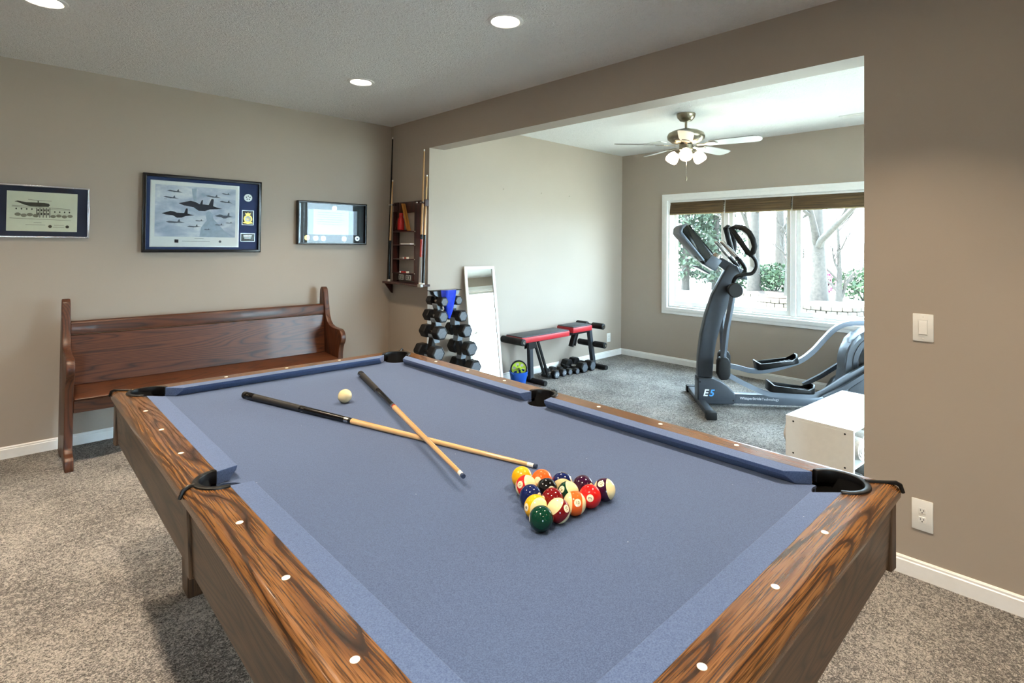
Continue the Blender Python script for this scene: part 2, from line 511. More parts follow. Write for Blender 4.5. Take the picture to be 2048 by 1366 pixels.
def baseboard(name, a, b, nrm):
    a, b, nrm = Vector(a), Vector(b), Vector(nrm)
    prof = [(0, 0), (.014, 0), (.014, BB - .018), (.010, BB - .014), (.010, BB - .006), (.006, BB), (0, BB)]
    vs = [e + nrm * o + Vector((0, 0, z)) for e in (a, b) for o, z in prof]
    n = len(prof)
    fs = [tuple(range(n)), tuple(range(n, 2 * n))] + [(i, (i + 1) % n, n + (i + 1) % n, n + i) for i in range(n)]
    return struct(name, MB().add(vs, fs), 'trim', smooth=0)
baseboard('baseboard_left', (XL, 0, 0), (0, 0, 0), (0, -1, 0))
baseboard('baseboard_right', (0, YB, 0), (0, -EY, 0), (-1, 0, 0))
baseboard('baseboard_corner', (0, -DY, 0), (0, -.014, 0), (-1, 0, 0))
baseboard('baseboard_gym_left', (0.02, -DY, 0), (D, -DY, 0), (0, -1, 0))
baseboard('baseboard_gym_window', (D, GE, 0), (D, -DY - .014, 0), (-1, 0, 0))
baseboard('baseboard_gym_end', (T, GE, 0), (D - .014, GE, 0), (0, 1, 0))

# window in the gym wall: three units side by side
def empty_struct(name, loc=(0, 0, 0)):
    o = bpy.data.objects.new(name, None); COL.objects.link(o); o.location = loc
    return tag(o, kind='structure')
W = empty_struct('window_1')
cw = .085
MB().ring_plate((WY0 - cw, WY1 + cw, WZ0 - cw, WZ1 + cw), (WY0, WY1, WZ0, WZ1), 'x', D - .02, D).build('casing', 'trim', W, bevel=(.006, 2), smooth=0)
MB().ring_plate((WY0 - cw * .55, WY1 + cw * .55, WZ0 - cw * .55, WZ1 + cw * .55), (WY0 - .004, WY1 + .004, WZ0 - .004, WZ1 + .004), 'x', D - .028, D - .02).build('casing_bead', 'trim', W, bevel=(.003, 2), smooth=0)
MB().ring_plate((WY0, WY1, WZ0, WZ1), (WY0 + .02, WY1 - .02, WZ0 + .02, WZ1 - .02), 'x', D - .001, D + .14).build('jamb_liner', 'trim', W, smooth=0)
units = [(-2.15, -1.415), (-2.897, -2.15), (-3.64, -2.897), (-4.385, -3.64)]
for y in (-2.15, -2.897, -3.64):
    MB().box(D + .05, D + .13, y - .028, y + .028, WZ0 + .02, WZ1 - .02).build('mullion', 'trim', W, bevel=(.004, 1), smooth=0)
for y0, y1 in units:
    a, b = y0 + .03, y1 - .03
    MB().ring_plate((a, b, WZ0 + .022, WZ1 - .022), (a + .045, b - .045, WZ0 + .075, WZ1 - .07), 'x', D + .07, D + .115).build('sash', 'trim', W, bevel=(.006, 2), smooth=0)
    MB().box(D + .09, D + .094, a + .045, b - .045, WZ0 + .075, WZ1 - .07).build('pane', 'glass', W, smooth=0)
    cm = (y0 + y1) / 2 + .12
    cr = MB().box(D + .035, D + .07, cm - .05, cm + .05, WZ0 + .02, WZ0 + .042).build('crank_cover', 'trim', W, bevel=(.006, 2))
    MB().tube([(D + .035, cm + .03, WZ0 + .035), (D + .02, cm, WZ0 + .05), (D + .025, cm - .05, WZ0 + .045)], .005, 8).build('crank_handle', 'trim', cr)
# unseen gym end window, inferred from a frame's reflection, enlarged to brighten the gym
W2 = empty_struct('window_2')
MB().ring_plate((EX0 - cw, EX1 + cw, EZ0 - cw, EZ1 + cw), (EX0, EX1, EZ0, EZ1), 'y', GE + .02, GE).build('casing', 'trim', W2, bevel=(.006, 2), smooth=0)
for a, b in ((EX0, (EX0 + EX1) / 2), ((EX0 + EX1) / 2, EX1)):
    MB().ring_plate((a + .01, b - .01, EZ0 + .01, EZ1 - .01), (a + .06, b - .06, EZ0 + .06, EZ1 - .06), 'y', GE - .06, GE - .11).build('sash', 'trim', W2, bevel=(.005, 1), smooth=0)
    MB().box(a + .06, b - .06, GE - .09, GE - .086, EZ0 + .06, EZ1 - .06).build('pane', 'glass', W2, smooth=0)
# unseen patio door added behind the viewer as daylight fill
P1 = empty_struct('added_fill_door')
for a, b in ((PX0, (PX0 + PX1) / 2), ((PX0 + PX1) / 2, PX1)):
    MB().ring_plate((a, b, .0, PZ1), (a + .09, b - .09, .12, PZ1 - .09), 'y', YB - .05, YB - .10).build('sash', 'trim', P1, bevel=(.005, 1), smooth=0)
    MB().box(a + .09, b - .09, YB - .077, YB - .073, .12, PZ1 - .09).build('pane', 'glass', P1, smooth=0)

# woven roman shades at the head of the window
for k, (y0, y1) in enumerate(units):
    sh = thing('roman_shade', ('raised woven brown shade nearest the gym corner, over the left window unit',
                               'raised woven brown shade over the middle window unit',
                               'raised woven brown shade cut by the doorway edge', 'raised woven brown shade over the last window unit, hidden behind the doorway wall')[k], 'window shade', (D + .03, (y0 + y1) / 2, WZ1 - .02), 0, 'woven shades over the gym window')
    hw = (y1 - y0) / 2 - .010
    if k == 0: hw -= .008
    MB().box(-.02, .02, -hw, hw, -.03, -.001).build('headrail', 'shade', sh, bevel=(.004, 1))
    for j in range(4):
        z = -.03 - .027 * j
        MB().prism([(-.022 - .004 * j, z), (-.026 - .004 * j, z - .03), (-.014, z - .034), (.016, z - .004)], 'y', -hw, hw).build('fold', 'shade', sh, bevel=(.004, 2), smooth=60)
    MB().prism([(-.03, -.138), (-.036, -.150), (-.03, -.158), (.0, -.150)], 'y', -hw, hw).build('hem', 'hem', sh, bevel=(.002, 1))

# ------------------------------------------------------------------ pool table
HT, BED = 0.82, 0.784
TROT = -0.008
TAB = thing('pool_table', 'large oak pool table with slate blue felt in the middle of the room', 'pool table', (-1.8776, -3.4097, 0), TROT)
NX, NY, WX, WYY, OX, OY = .556, 1.1176, .612, 1.176, .706, 1.270
CPX, CPY, CR = .592, 1.147, .080

def quad_sym(poly, sx, sy): return [(x * sx, y * sy) for x, y in poly]
# wooden rails: four half side rails and two end rails
side = []
side += arc(WX, 0, .069, PI / 2, 0, 8)
side += [(OX, 0), (OX, OY)]
side += arc(CPX, CPY, CR, PI / 4, -math.acos((WX - CPX) / CR), 12)
endr = arc(CPX, CPY, CR, PI / 4, PI - math.asin((WYY - CPY) / CR), 10)
endr = [(OX, OY)] + endr
endr = endr + [(-x, y) for x, y in endr[::-1]]
def outer_top(lim):
    def f(e):
        a, b = e.verts
        return all(v.co.z > HT - .001 and (abs(abs(v.co.x) - OX) < 1e-4 or abs(abs(v.co.y) - OY) < 1e-4) for v in (a, b)) and lim(a.co, b.co)
    return f
for sx in (1, -1):
    for sy in (1, -1):
        MB().prism(quad_sym(side, sx, sy), 'z', HT - .036, HT).build('side_rail', 'oak_y', TAB, bevel=(.030, 7), smooth=30,
            bsel=outer_top(lambda a, b: abs(abs(a.x) - OX) < 1e-4 and abs(abs(b.x) - OX) < 1e-4))
for sy in (1, -1):
    MB().prism(quad_sym(endr, 1, sy), 'z', HT - .036, HT).build('end_rail', 'oak_x', TAB, bevel=(.030, 7), smooth=30,
        bsel=outer_top(lambda a, b: abs(abs(a.y) - OY) < 1e-4 and abs(abs(b.y) - OY) < 1e-4))
# slate bed with pocket bites
def bed_poly():
    q = []
    R = .062
    a0 = -math.acos((WX - CPX) / R)            # meets x = WX
    a1 = PI - math.asin((WYY - CPY) / R)       # meets y = WYY
    corner = arc(CPX, CPY, R, a0, a1 - 2 * PI, 16)   # sweep clockwise through the inside
    sidea = arc(WX, 0, .058, -PI / 2, -3 * PI / 2, 12)
    right = sidea + corner                      # going up the right edge then round the far right corner
    top_left = [(-x, y) for x, y in corner[::-1]]
    left = [(-x, y) for x, y in sidea[::-1]]
    bl = [(-x, -y) for x, y in corner]
    br = [(x, -y) for x, y in corner[::-1]]
    return right + top_left + left + bl + br
MB().prism(bed_poly(), 'z', BED - .03, BED).build('bed_cloth', 'felt', TAB, smooth=0)
# cushions: flat top, undercut face
def cushion(nose_a, nose_b, wood_a, wood_b):
    vs = []
    for a, b in ((nose_a, wood_a), (nose_b, wood_b)):
        a, b = Vector(a), Vector(b)
        d = (b - a)
        vs += [(b.x, b.y, HT + .0005), (a.x, a.y, HT + .0002), (a.x + d.x * .06, a.y + d.y * .06, HT - .012), (a.x + d.x * .42, a.y + d.y * .42, BED + .0004), (b.x, b.y, BED + .0004)]
    n = 5
    fs = [tuple(range(n)), tuple(range(n, 2 * n))] + [(i, (i + 1) % n, n + (i + 1) % n, n + i) for i in range(n)]
    return MB().add(vs, fs)
for sx in (1, -1):
    for sy in (1, -1):
        cushion((NX * sx, .070 * sy), (NX * sx, 1.018 * sy), (WX * sx, .058 * sy), (WX * sx, 1.078 * sy)).build('cushion', 'cushion', TAB, smooth=15, bevel=(.0016, 2))
for sy in (1, -1):
    cushion((-.470, NY * sy), (.470, NY * sy), (-.530, WYY * sy), (.530, WYY * sy)).build('cushion', 'cushion', TAB, smooth=15, bevel=(.0016, 2))
# pockets: leather cup, iron and strap
def pocket(c, a0, a1, r, ang, out):
    pk = MB().lathe([(r * .999, HT - .012), (r * 1.04, HT - .012), (r * 1.04, HT - .14), (.02, HT - .155), (.02, HT - .150), (r * .97, HT - .135), (r * .97, HT - .013)], 28, (c[0], c[1], 0), caps=False).build('pocket', 'void', TAB)
    # the bed-side half of the cup sits below the cloth, so trim it to the bed
    for v in pk.data.vertices:
        dx, dy = v.co.x - c[0], v.co.y - c[1]
        if dx * math.cos(ang) + dy * math.sin(ang) < r * .35 and v.co.z > BED - .006: v.co.z = BED - .006
    MB().arc_ring(c, r, r + .016, a0, a1, HT - .03, HT + .005, 24).build('pocket_iron', 'black', pk, bevel=(.003, 2))
    d = Vector((math.cos(ang), math.sin(ang), 0))
    p0 = Vector((c[0], c[1], HT + .002)) + d * (r + .012)
    p1 = Vector((out[0], out[1], HT + .002))
    pts = [p0, p0.lerp(p1, .5), p1 - d * .014, p1 - d * .002 + Vector((0, 0, -.006)), p1 + d * .006 + Vector((0, 0, -.026))]
    MB().tube(pts, [.006, .0052, .006, .0062, .005], 8, squash=1.0).build('strap', 'black', pk)
for sx in (1, -1):
    pocket((WX * sx, 0), -PI / 2 if sx > 0 else PI / 2, PI / 2 if sx > 0 else 3 * PI / 2, .056, 0 if sx > 0 else PI, (OX * sx, 0))
    for sy in (1, -1):
        ang = math.atan2(sy, sx)
        pocket((CPX * sx, CPY * sy), ang - math.radians(112), ang + math.radians(112), .064, ang, (OX * sx, OY * sy))
# aprons, corner trims and underframe
for sx in (1, -1):
    for sy in (1, -1):
        MB().prism([(.668, .600), (.684, .600), (.694, .785), (.672, .785)] if sx > 0 else [(-.668, .600), (-.684, .600), (-.694, .785), (-.672, .785)], 'y', .016 * sy, 1.236 * sy).build('side_apron', 'apron_y', TAB, bevel=(.002, 1), smooth=0)
    MB().prism([(.655 * sx, .590), (.692 * sx, .590), (.701 * sx, .785), (.672 * sx, .785)], 'y', -.022, .022).build('apron_trim', 'apron_z', TAB, bevel=(.004, 2), smooth=0)
for sy in (1, -1):
    MB().prism([(1.232 * sy, .600), (1.248 * sy, .600), (1.258 * sy, .785), (1.236 * sy, .785)], 'x', -.668, .668).build('end_apron', 'apron_x', TAB, bevel=(.002, 1), smooth=0)
    for sx in (1, -1):
        MB().prism([(.664 * sx, 1.228 * sy), (.694 * sx, 1.228 * sy), (.697 * sx, 1.262 * sy), (.664 * sx, 1.258 * sy)], 'z', .592, .785).build('corner_trim', 'apron_z', TAB, bevel=(.004, 2), smooth=0)
MB().box(-.60, .60, -1.17, 1.17, .62, .66).build('underframe', 'apron_y', TAB, smooth=0)
for sx in (1, -1):
    for sy in (1, -1):
        cx, cy = .435 * sx, .975 * sy
        MB().add([(cx + a * h, cy + b * h, z) for z, h in ((0, .048), (.06, .050), (.45, .056), (.62, .060)) for a, b in ((-1, -1), (1, -1), (1, 1), (-1, 1))],
                 [(3, 2, 1, 0), (12, 13, 14, 15)] + [(i * 4 + k, i * 4 + (k + 1) % 4, i * 4 + 4 + (k + 1) % 4, i * 4 + 4 + k) for i in range(3) for k in range(4)]).build('leg', 'apron_z', TAB, bevel=(.008, 2), smooth=0)
# sights
SP = .2794
so = .0934
sight = MB().lathe([(.0078, 0), (.0078, .0012), (.007, .0016)], 14).mesh('sight', 'ivory')
spots = [(sx * (2 * SP + so), k * SP) for sx in (1, -1) for k in (-3, -2, -1, 1, 2, 3)] + [(k * SP, sy * (4 * SP + so)) for sy in (1, -1) for k in (-1, 0, 1)]
for x, y in spots:
    o = put('sight', sight, TAB); o.location = (x, y, HT - .0004)

TM = Matrix.Translation((-1.8776, -3.4097, 0)) @ Matrix.Rotation(TROT, 4, 'Z')
def tl(x, y, z): return TM @ Vector((x, y, z))

# ------------------------------------------------------------------ balls
BR = .0286
def uv_ball(name, mat):
    bm = bmesh.new(); bmesh.ops.create_uvsphere(bm, u_segments=40, v_segments=24, radius=BR)
    me = bpy.data.meshes.new(name); bm.to_mesh(me); bm.free()
    me.materials.append(mat)
    for p in me.polygons: p.use_smooth = True
    return me
def cap_mesh(rad, mat, off):
    vs, fs = [(BR + off, 0, 0)], []
    rings, n = 4, 22
    for i in range(1, rings + 1):
        th = rad / BR * i / rings
        for k in range(n):
            a = 2 * PI * k / n
            vs.append(((BR + off) * math.cos(th), (BR + off) * math.sin(th) * math.cos(a), (BR + off) * math.sin(th) * math.sin(a)))
    fs += [(0, 1 + k, 1 + (k + 1) % n) for k in range(n)]
    for i in range(rings - 1):
        for k in range(n): fs.append((1 + i * n + k, 1 + (i + 1) * n + k, 1 + (i + 1) * n + (k + 1) % n, 1 + i * n + (k + 1) % n))
    return MB().add(vs, fs).mesh('number_spot', mat)
M['spot'] = plain('cream_number_spot', srgb(240, 230, 196), .08, coat=.6, vary=.01)
M['digit'] = plain('black_numeral', srgb(24, 22, 22), .2, vary=.01)
SPOT = cap_mesh(.0090, 'spot', .00012)
def digit_mesh(txt, ang):
    me = textmesh(txt, .0125 if len(txt) == 1 else .0098, 'digit')
    bm = bmesh.new(); bm.from_mesh(me)
    bmesh.ops.subdivide_edges(bm, edges=bm.edges, cuts=1)
    bmesh.ops.triangulate(bm, faces=bm.faces)
    ca, sa = math.cos(ang), math.sin(ang)
    for v in bm.verts:
        x, y = v.co.x * ca - v.co.y * sa, v.co.x * sa + v.co.y * ca
        q = Vector((BR, x, y)).normalized() * (BR + .00035)
        v.co = q
    bm.to_mesh(me); bm.free()
    return me
COLS = {1: srgb(238, 178, 20), 2: srgb(20, 32, 84), 3: srgb(206, 30, 26), 4: srgb(52, 18, 48), 5: srgb(226, 98, 34), 6: srgb(8, 54, 38), 7: srgb(112, 18, 22), 8: srgb(14, 13, 15)}
CNAME = {1: 'yellow', 2: 'dark blue', 3: 'red', 4: 'dark purple', 5: 'orange', 6: 'dark green', 7: 'maroon', 8: 'black'}
# rack corners in table coordinates: apex 6, far corner 1, right corner 12
apex = Vector((-.128, -.729)); far = Vector((-.006, -.525)); rgt = Vector((.100, -.733))
cen = (apex + far + rgt) / 3
base_ang = math.atan2((far - cen).y, (far - cen).x)
side_l = 4 * BR * 2 * 1.006
def corner(k): a = base_ang + k * 2 * PI / 3; return cen + Vector((math.cos(a), math.sin(a))) * side_l / math.sqrt(3)
c_far = corner(0); c1, c2 = corner(1), corner(-1)
c_apex, c_r = (c1, c2) if (c1 - apex).length < (c2 - apex).length else (c2, c1)
rows = [[1, 5, 10, 4, 12], [11, 8, 14, 3], [2, 7, 13], [9, 15], [6]]
# orientation of each ball as seen: stripe axis and number direction in (right, up, toward viewer)
ORI = {1: ((0, 1, .2), (-.9, -.2, -.4), 0), 2: ((0, 1, 0), (.72, .05, .55), -.6), 3: ((.6, .7, .1), (.22, .10, .92), 2.2), 4: ((0, 1, 0), (-.6, -.6, -.5), 0), 5: ((0, 1, 0), (.3, -.6, -.7), 0),
       6: ((0, 1, 0), (-.98, -.3, .1), 0), 7: ((0, 1, 0), (.5, -.8, -.3), 0), 8: ((0, 1, 0), (-.3, -.7, -.6), 0), 9: ((.55, -.25, .8), (-.8, .0, .4), 0), 10: ((.05, -.62, .78), (.75, .45, .1), 0),
       11: ((.78, .35, .5), (-.5, .1, .6), 0), 12: ((.88, .16, .28), (-.42, .45, .75), .9), 13: ((-.96, -.02, .26), (.22, .05, .95), -1.45), 14: ((.74, .5, .42), (-.45, .3, .7), 0), 15: ((-.62, .62, .46), (.72, .14, .62), 1.2)}
for i, row in enumerate(rows):
    # row i runs from the far-apex edge to the right edge, starting at far row
    a = c_far.lerp(c_apex, i / 4); b = c_r.lerp(c_apex, i / 4)
    for j, num in enumerate(row):
        n = len(row)
        p = a if n == 1 else a.lerp(b, j / (n - 1))
        pos = tl(p.x, p.y, BED + BR)
        st = num > 8
        c = CNAME[num - 8 if st else num]
        lab = f'cream pool ball with a {c} stripe, racked in the triangle of balls' if st else f'solid {c} pool ball racked in the triangle of balls'
        me = uv_ball('pool_ball', ball_mat('ball_%d' % num, COLS[num - 8 if st else num], st))
        o = tag(put('pool_ball', me), lab, 'pool ball', 'racked pool balls')
        tow = (CPOS - pos).normalized()
        rt = Vector((0, 0, 1)).cross(tow).normalized()
        up = tow.cross(rt)
        ax, sd, ta = ORI[num]
        Z = (rt * ax[0] + up * ax[1] + tow * ax[2]).normalized()
        X = (rt * sd[0] + up * sd[1] + tow * sd[2]); X = (X - Z * X.dot(Z)).normalized()
        Y = Z.cross(X)
        mw = Matrix((X, Y, Z)).transposed().to_4x4(); mw.translation = pos
        o.matrix_world = mw
        sp_ = put('number_spot', SPOT, o)
        put('number', digit_mesh(str(num), ta), sp_)
        sp2 = put('number_spot', SPOT, o); sp2.rotation_euler = (0, 0, PI)
tag(put('cue_ball', uv_ball('cue_ball', M['cream'])), 'plain ivory cue ball lying alone between the crossed cues', 'pool ball').location = tl(-.002, .556, BED + BR)

# ------------------------------------------------------------------ cues
def cue(name, label, p0, p1, style, group):
    p0, p1 = Vector(p0), Vector(p1)
    Ln = (p1 - p0).length
    t = thing(name, label, 'pool cue', p0, 0, group)
    x = (p1 - p0).normalized()
    y = Vector((0, 0, 1)).cross(x)
    y = y.normalized() if y.length > 1e-3 else Vector((0, 1, 0))
    z = x.cross(y)
    mw = Matrix((x, y, z)).transposed().to_4x4(); mw.translation = p0
    t.matrix_world = mw
    def rad(f): return .0146 + (.0062 - .0146) * f
    for nm, f0, f1, mat in style:
        n = 4
        MB().tube([(Ln * (f0 + (f1 - f0) * k / n), 0, 0) for k in range(n + 1)], [rad(f0 + (f1 - f0) * k / n) * (1.0 if mat != 'bumper' else .9) for k in range(n + 1)], 14).build(nm, mat, t)
    return t
lay = BED
cA0, cA1 = tl(-.288, .909, lay + .0147), tl(.115, -.468, lay + .0065)
styA = [('bumper', 0, .012, 'rubber'), ('butt_cap', .012, .05, 'cueblack'), ('wrap', .05, .255, 'irishlinen'), ('forearm', .255, .43, 'cueblack'), ('collar', .43, .445, 'chrome'), ('joint', .445, .455, 'cueblack'), ('shaft', .455, .978, 'maple'), ('ferrule', .978, .993, 'cuewhite'), ('tip', .993, 1.0, 'tipblue')]
A = cue('pool_cue', 'black-butted pool cue lying under the other cue on the felt', cA0, cA1, styA, 'crossed cues on the table')
Lc = (cA1 - cA0).length
for f in (.02, .262):           # white inlay points on the black butt
    for k in range(6):
        a = k * PI / 3
        r = .0146 + (.0062 - .0146) * f
        nm = MB().prism([(0, -.0022), (.010, 0), (.024, .0), (.010, .0022), (.004, .003)], 'z', 0, .0006, Matrix.Rotation(a, 4, 'X') @ Matrix.Translation((Lc * f, 0, r - .0002)))
        nm.build('inlay', 'chrome', A)
cB0, cB1 = tl(.262, .935, lay + .0147), tl(-.128, -.425, lay + .0335)
styB = [('bumper', 0, .010, 'rubber'), ('butt_cap', .010, .04, 'cueblack'), ('wrap', .04, .27, 'irishlinen'), ('forearm', .27, .455, 'cueblack'), ('collar', .455, .468, 'chrome'), ('joint', .468, .476, 'cuered'), ('shaft', .476, .978, 'maple'), ('ferrule', .978, .992, 'cuewhite'), ('tip', .992, 1.0, 'tipblue')]
cue('pool_cue', 'black-butted pool cue resting across the top of the other cue', cB0, cB1, styB, 'crossed cues on the table')

# ------------------------------------------------------------------ church pew
PEW = thing('church_pew', 'dark stained oak church pew with scrolled ends against the left wall', 'pew', (-2.60, -.08, 0))
PL = 1.87
prof = [(0, 0), (0, .98)]
prof += [(-.006, 1.03), (-.025, 1.055), (-.055, 1.055), (-.078, 1.035), (-.092, .99), (-.112, .90), (-.135, .81), (-.165, .755), (-.21, .722), (-.27, .708), (-.35, .704)]
prof += [(-.35 + .085 * 0 - .075 * math.sin(a) - .03, .629 + .075 * math.cos(a)) for a in [PI * k / 10 for k in range(0, 9)]]
prof += [(-.415, .545), (-.405, .50), (-.40, .12), (-.425, .095), (-.47, .085), (-.49, .065), (-.495, 0), (-.40, 0), (-.36, .03), (-.20, .03), (-.15, 0)]
for x in (0, PL - .045):
    MB().prism(prof, 'x', x, x + .045).build('end_panel', 'pew_z', PEW, bevel=(.006, 2), smooth=40)
MB().prism([(-.070, .905), (-.098, .895), (-.108, .812), (-.080, .812)], 'x', .045, PL - .045).build('top_rail', 'pew_x', PEW, bevel=(.006, 2), smooth=40)
MB().prism([(-.083, .808), (-.101, .808), (-.135, .470), (-.110, .470)], 'x', .045, PL - .045).build('back_panel', 'pew_x', PEW, bevel=(.003, 1), smooth=40)
MB().prism([(-.11, .470), (-.135, .47), (-.43, .452), (-.452, .440), (-.43, .424), (-.11, .440)], 'x', .045, PL - .045).build('seat', 'pew_x', PEW, bevel=(.004, 2), smooth=40)
MB().prism([(-.385, .424), (-.408, .424), (-.408, .345), (-.385, .345)], 'x', .045, PL - .045).build('seat_apron', 'pew_x', PEW, bevel=(.003, 1), smooth=40)

# ------------------------------------------------------------------ framed pictures on the left wall
def flat(name, pts, mat, parent, y):
    # a printed shape: thin solid lying in the picture plane (x right, z up)
    return MB().prism(pts, 'y', y, y + .0006).build(name, mat, parent, smooth=0)
def ell(cx, cz, rx, rz, n=20): return [(cx + rx * math.cos(2 * PI * k / n), cz + rz * math.sin(2 * PI * k / n)) for k in range(n)]
def frame(name, label, x0, x1, z0, z1, bw, fmat, mmat, depth=.028):
    t = thing(name, label, 'framed picture', ((x0 + x1) / 2, -.004, (z0 + z1) / 2))
    w2, h2 = (x1 - x0) / 2, (z1 - z0) / 2
    MB().ring_plate((-w2, w2, -h2, h2), (-w2 + bw, w2 - bw, -h2 + bw, h2 - bw), 'y', -depth, 0).build('frame', fmat, t, bevel=(.003, 2), smooth=30)
    MB().box(-w2 + bw * .6, w2 - bw * .6, -.010, -.002, -h2 + bw * .6, h2 - bw * .6).build('mat_board', mmat, t, smooth=0)
    MB().box(-w2 + bw * .6, w2 - bw * .6, -depth * .62 - .002, -depth * .62, -h2 + bw * .6, h2 - bw * .6).build('glazing', 'glass', t, smooth=0)
    return t, w2, h2
# picture 1: helicopter over a colonnaded house, ink sketch
F1, w2, h2 = frame('framed_sketch', 'silver framed ink sketch of a helicopter over a mansion, far left', -2.985, -2.452, 1.474, 1.835, .012, 'framesilver', 'navymat', .022)
sx0, sx1 = -.165, .199
sheet = MB().box(sx0, sx1, -.0112, -.010, -.135, .135).build('sheet', 'paper', F1, smooth=0)
Y1 = -.0120
body = [(-.08, .045), (-.115, .062), (-.128, .064), (-.112, .070), (-.07, .062), (.02, .062), (.045, .058), (.052, .048), (.045, .036), (.0, .034), (-.05, .036)]
flat('helicopter_print', body, 'ink', sheet, Y1)
flat('rotor_print', [(-.06, .080), (-.01, .074), (.06, .076), (.06, .078), (-.01, .077), (-.06, .083)], 'inkmid', sheet, Y1)
flat('rotor_mast_print', [(-.012, .06), (-.006, .06), (-.006, .077), (-.012, .077)], 'ink', sheet, Y1)
flat('roof_line_print', [(-.14, .036), (.16, .022), (.16, .025), (-.14, .039)], 'inkmid', sheet, Y1)
flat('roof_line_print', [(-.14, .028), (.16, .014), (.16, .016), (-.14, .030)], 'inkmid', sheet, Y1)
flat('ground_line_print', [(-.15, -.050), (.165, -.056), (.165, -.054), (-.15, -.047)], 'inkmid', sheet, Y1)
for k in range(4):
    flat('window_print', ell(-.118 + .026 * k, .016, .004, .006, 8), 'ink', sheet, Y1)
    flat('window_print', ell(.078 + .026 * k, .002, .004, .006, 8), 'ink', sheet, Y1)
    flat('shrub_print', ell(-.11 + .03 * k, -.022 - .006 * (k % 2), .016, .012, 9), 'inkmid', sheet, Y1)
    flat('shrub_print', ell(.07 + .03 * k, -.030 + .005 * (k % 2), .015, .011, 9), 'inkmid', sheet, Y1)
for k in range(5):
    x = -.018 + .017 * k
    flat('column_print', [(x, -.04), (x + .004, -.04), (x + .004, .026), (x, .026)], 'ink', sheet, Y1)
    if k < 4:
        flat('bay_print', [(x + .006, .004), (x + .014, .004), (x + .014, .018), (x + .006, .018)], 'ink', sheet, Y1)
        flat('bay_print', [(x + .006, -.022), (x + .014, -.022), (x + .014, -.006), (x + .006, -.006)], 'ink', sheet, Y1)
for x, mt in ((.055, 'ink'), (.146, 'ink')):
    flat('seal_print', ell(x, -.100, .010, .010), mt, sheet, Y1)
for x0, x1, z in ((-.07, .03, -.092), (-.03, .01, -.076), (.075, .128, -.092), (.070, .13, -.106)):
    flat('caption_print', [(x0, z), (x1, z), (x1, z + .0025), (x0, z + .0025)], 'inkmid', sheet, Y1)
# picture 2: print of military jets with medallion, crest and plaque
F2, w2, h2 = frame('framed_jet_print', 'black framed print of many jets in cloudy sky on blue mat, above the pew', -2.140, -1.284, 1.373, 1.985, .024, 'frameblack', 'bluemat', .034)
def q2(px, py):   # shape coordinates read inside the frame
    u = (px - 108) / (1806 - 108); v = (py - (125 + (px - 108) * .066)) / (1150 - (px - 108) * .085)
    return (-w2 + u * 2 * w2, h2 - v * 2 * h2)
def rect2(x0, y0, x1, y1): 
    a, b = q2(x0, y0), q2(x1, y1); return a[0], b[0], b[1], a[1]
r_ = rect2(222, 235, 1450, 1165)
mount = MB().box(r_[0] - .006, r_[1] + .006, -.0108, -.010, r_[2] - .006, r_[3] + .006).build('mount_line', 'silver', F2, smooth=0)
sheet = MB().box(r_[0], r_[1], -.0116, -.0106, r_[2], r_[3]).build('sheet', 'paperwhite', F2, smooth=0)
r2_ = rect2(272, 285, 1405, 1038)
MB().box(r2_[0], r2_[1], -.0122, -.0114, r2_[2], r2_[3]).build('sky_print', 'skyprint', sheet, smooth=0)
jet_side = [(-.5, -.01), (-.36, .05), (-.22, .11), (-.10, .10), (.0, .06), (.25, .07), (.30, .26), (.36, .26), (.37, .06), (.50, .03), (.62, .02), (.50, -.01), (.30, -.05), (.18, -.12), (.02, -.14), (-.12, -.06), (-.36, -.05)]
jet_wing = [(-.5, .0), (-.30, .07), (-.05, .05), (.18, .04), (.26, .20), (.31, .20), (.34, .05), (.62, .0), (.35, -.03), (.05, -.06), (-.05, -.12), (.02, -.06), (-.30, -.05)]
def jet(px, py, size, shape, mat, tilt=0.0, y=-.0128):
    c = q2(px, py); s = size / 1700 * 2 * w2
    ca, sa = math.cos(tilt), math.sin(tilt)
    flat('jet_print', [(c[0] + (x * ca - z * sa) * s, c[1] + (x * sa + z * ca) * s) for x, z in shape], mat, sheet, y)
# pale figure behind the jets
for pts in ([(960, 700), (1010, 660), (1060, 700), (1080, 780), (1200, 900), (1320, 1035), (880, 1035), (900, 900), (980, 800)], [(760, 340), (830, 335), (825, 440), (830, 520), (790, 520), (770, 420)]):
    flat('pale_figure_print', [q2(*q) for q in pts], 'ghost', sheet, -.0125)
jet(860, 590, 560, jet_side, 'jet', -.12)
flat('jet_print', [q2(880, 560), q2(905, 505), q2(920, 505), q2(915, 570)], 'jet', sheet, -.0128)
jet(560, 715, 400, jet_side, 'jet', -.05)
jet(1220, 735, 250, jet_side, 'jetmid', -.04)
for px_, py_, s_ in ((520, 385, 190), (470, 475, 190), (1060, 455, 200), (1255, 415, 130), (1250, 530, 180), (530, 830, 230), (790, 890, 180), (870, 805, 120), (1160, 860, 130), (1310, 830, 110), (985, 930, 90), (405, 497, 40)):
    jet(px_, py_, s_, jet_wing, 'jetmid', -.1 if py_ < 600 else 0)
flat('logo_print', [q2(537, 1078), q2(590, 1080), q2(590, 1126), q2(537, 1124)], 'jet', sheet, -.0125)
flat('logo_print', ell(*q2(1180, 1100), .010, .010), 'jetmid', sheet, -.0125)
for a, b, c_ in ((640, 1030, 1103), (810, 940, 1064)):
    p, q = q2(a, c_), q2(b, c_)
    flat('caption_print', [p, (q[0], p[1]), (q[0], p[1] + .002), (p[0], p[1] + .002)], 'jetmid', sheet, -.0125)
def disc(cx, cz, r, y0, y1, n=24): return MB().prism(ell(cx, cz, r, r, n), 'y', y0, y1)
c = q2(1600, 462)
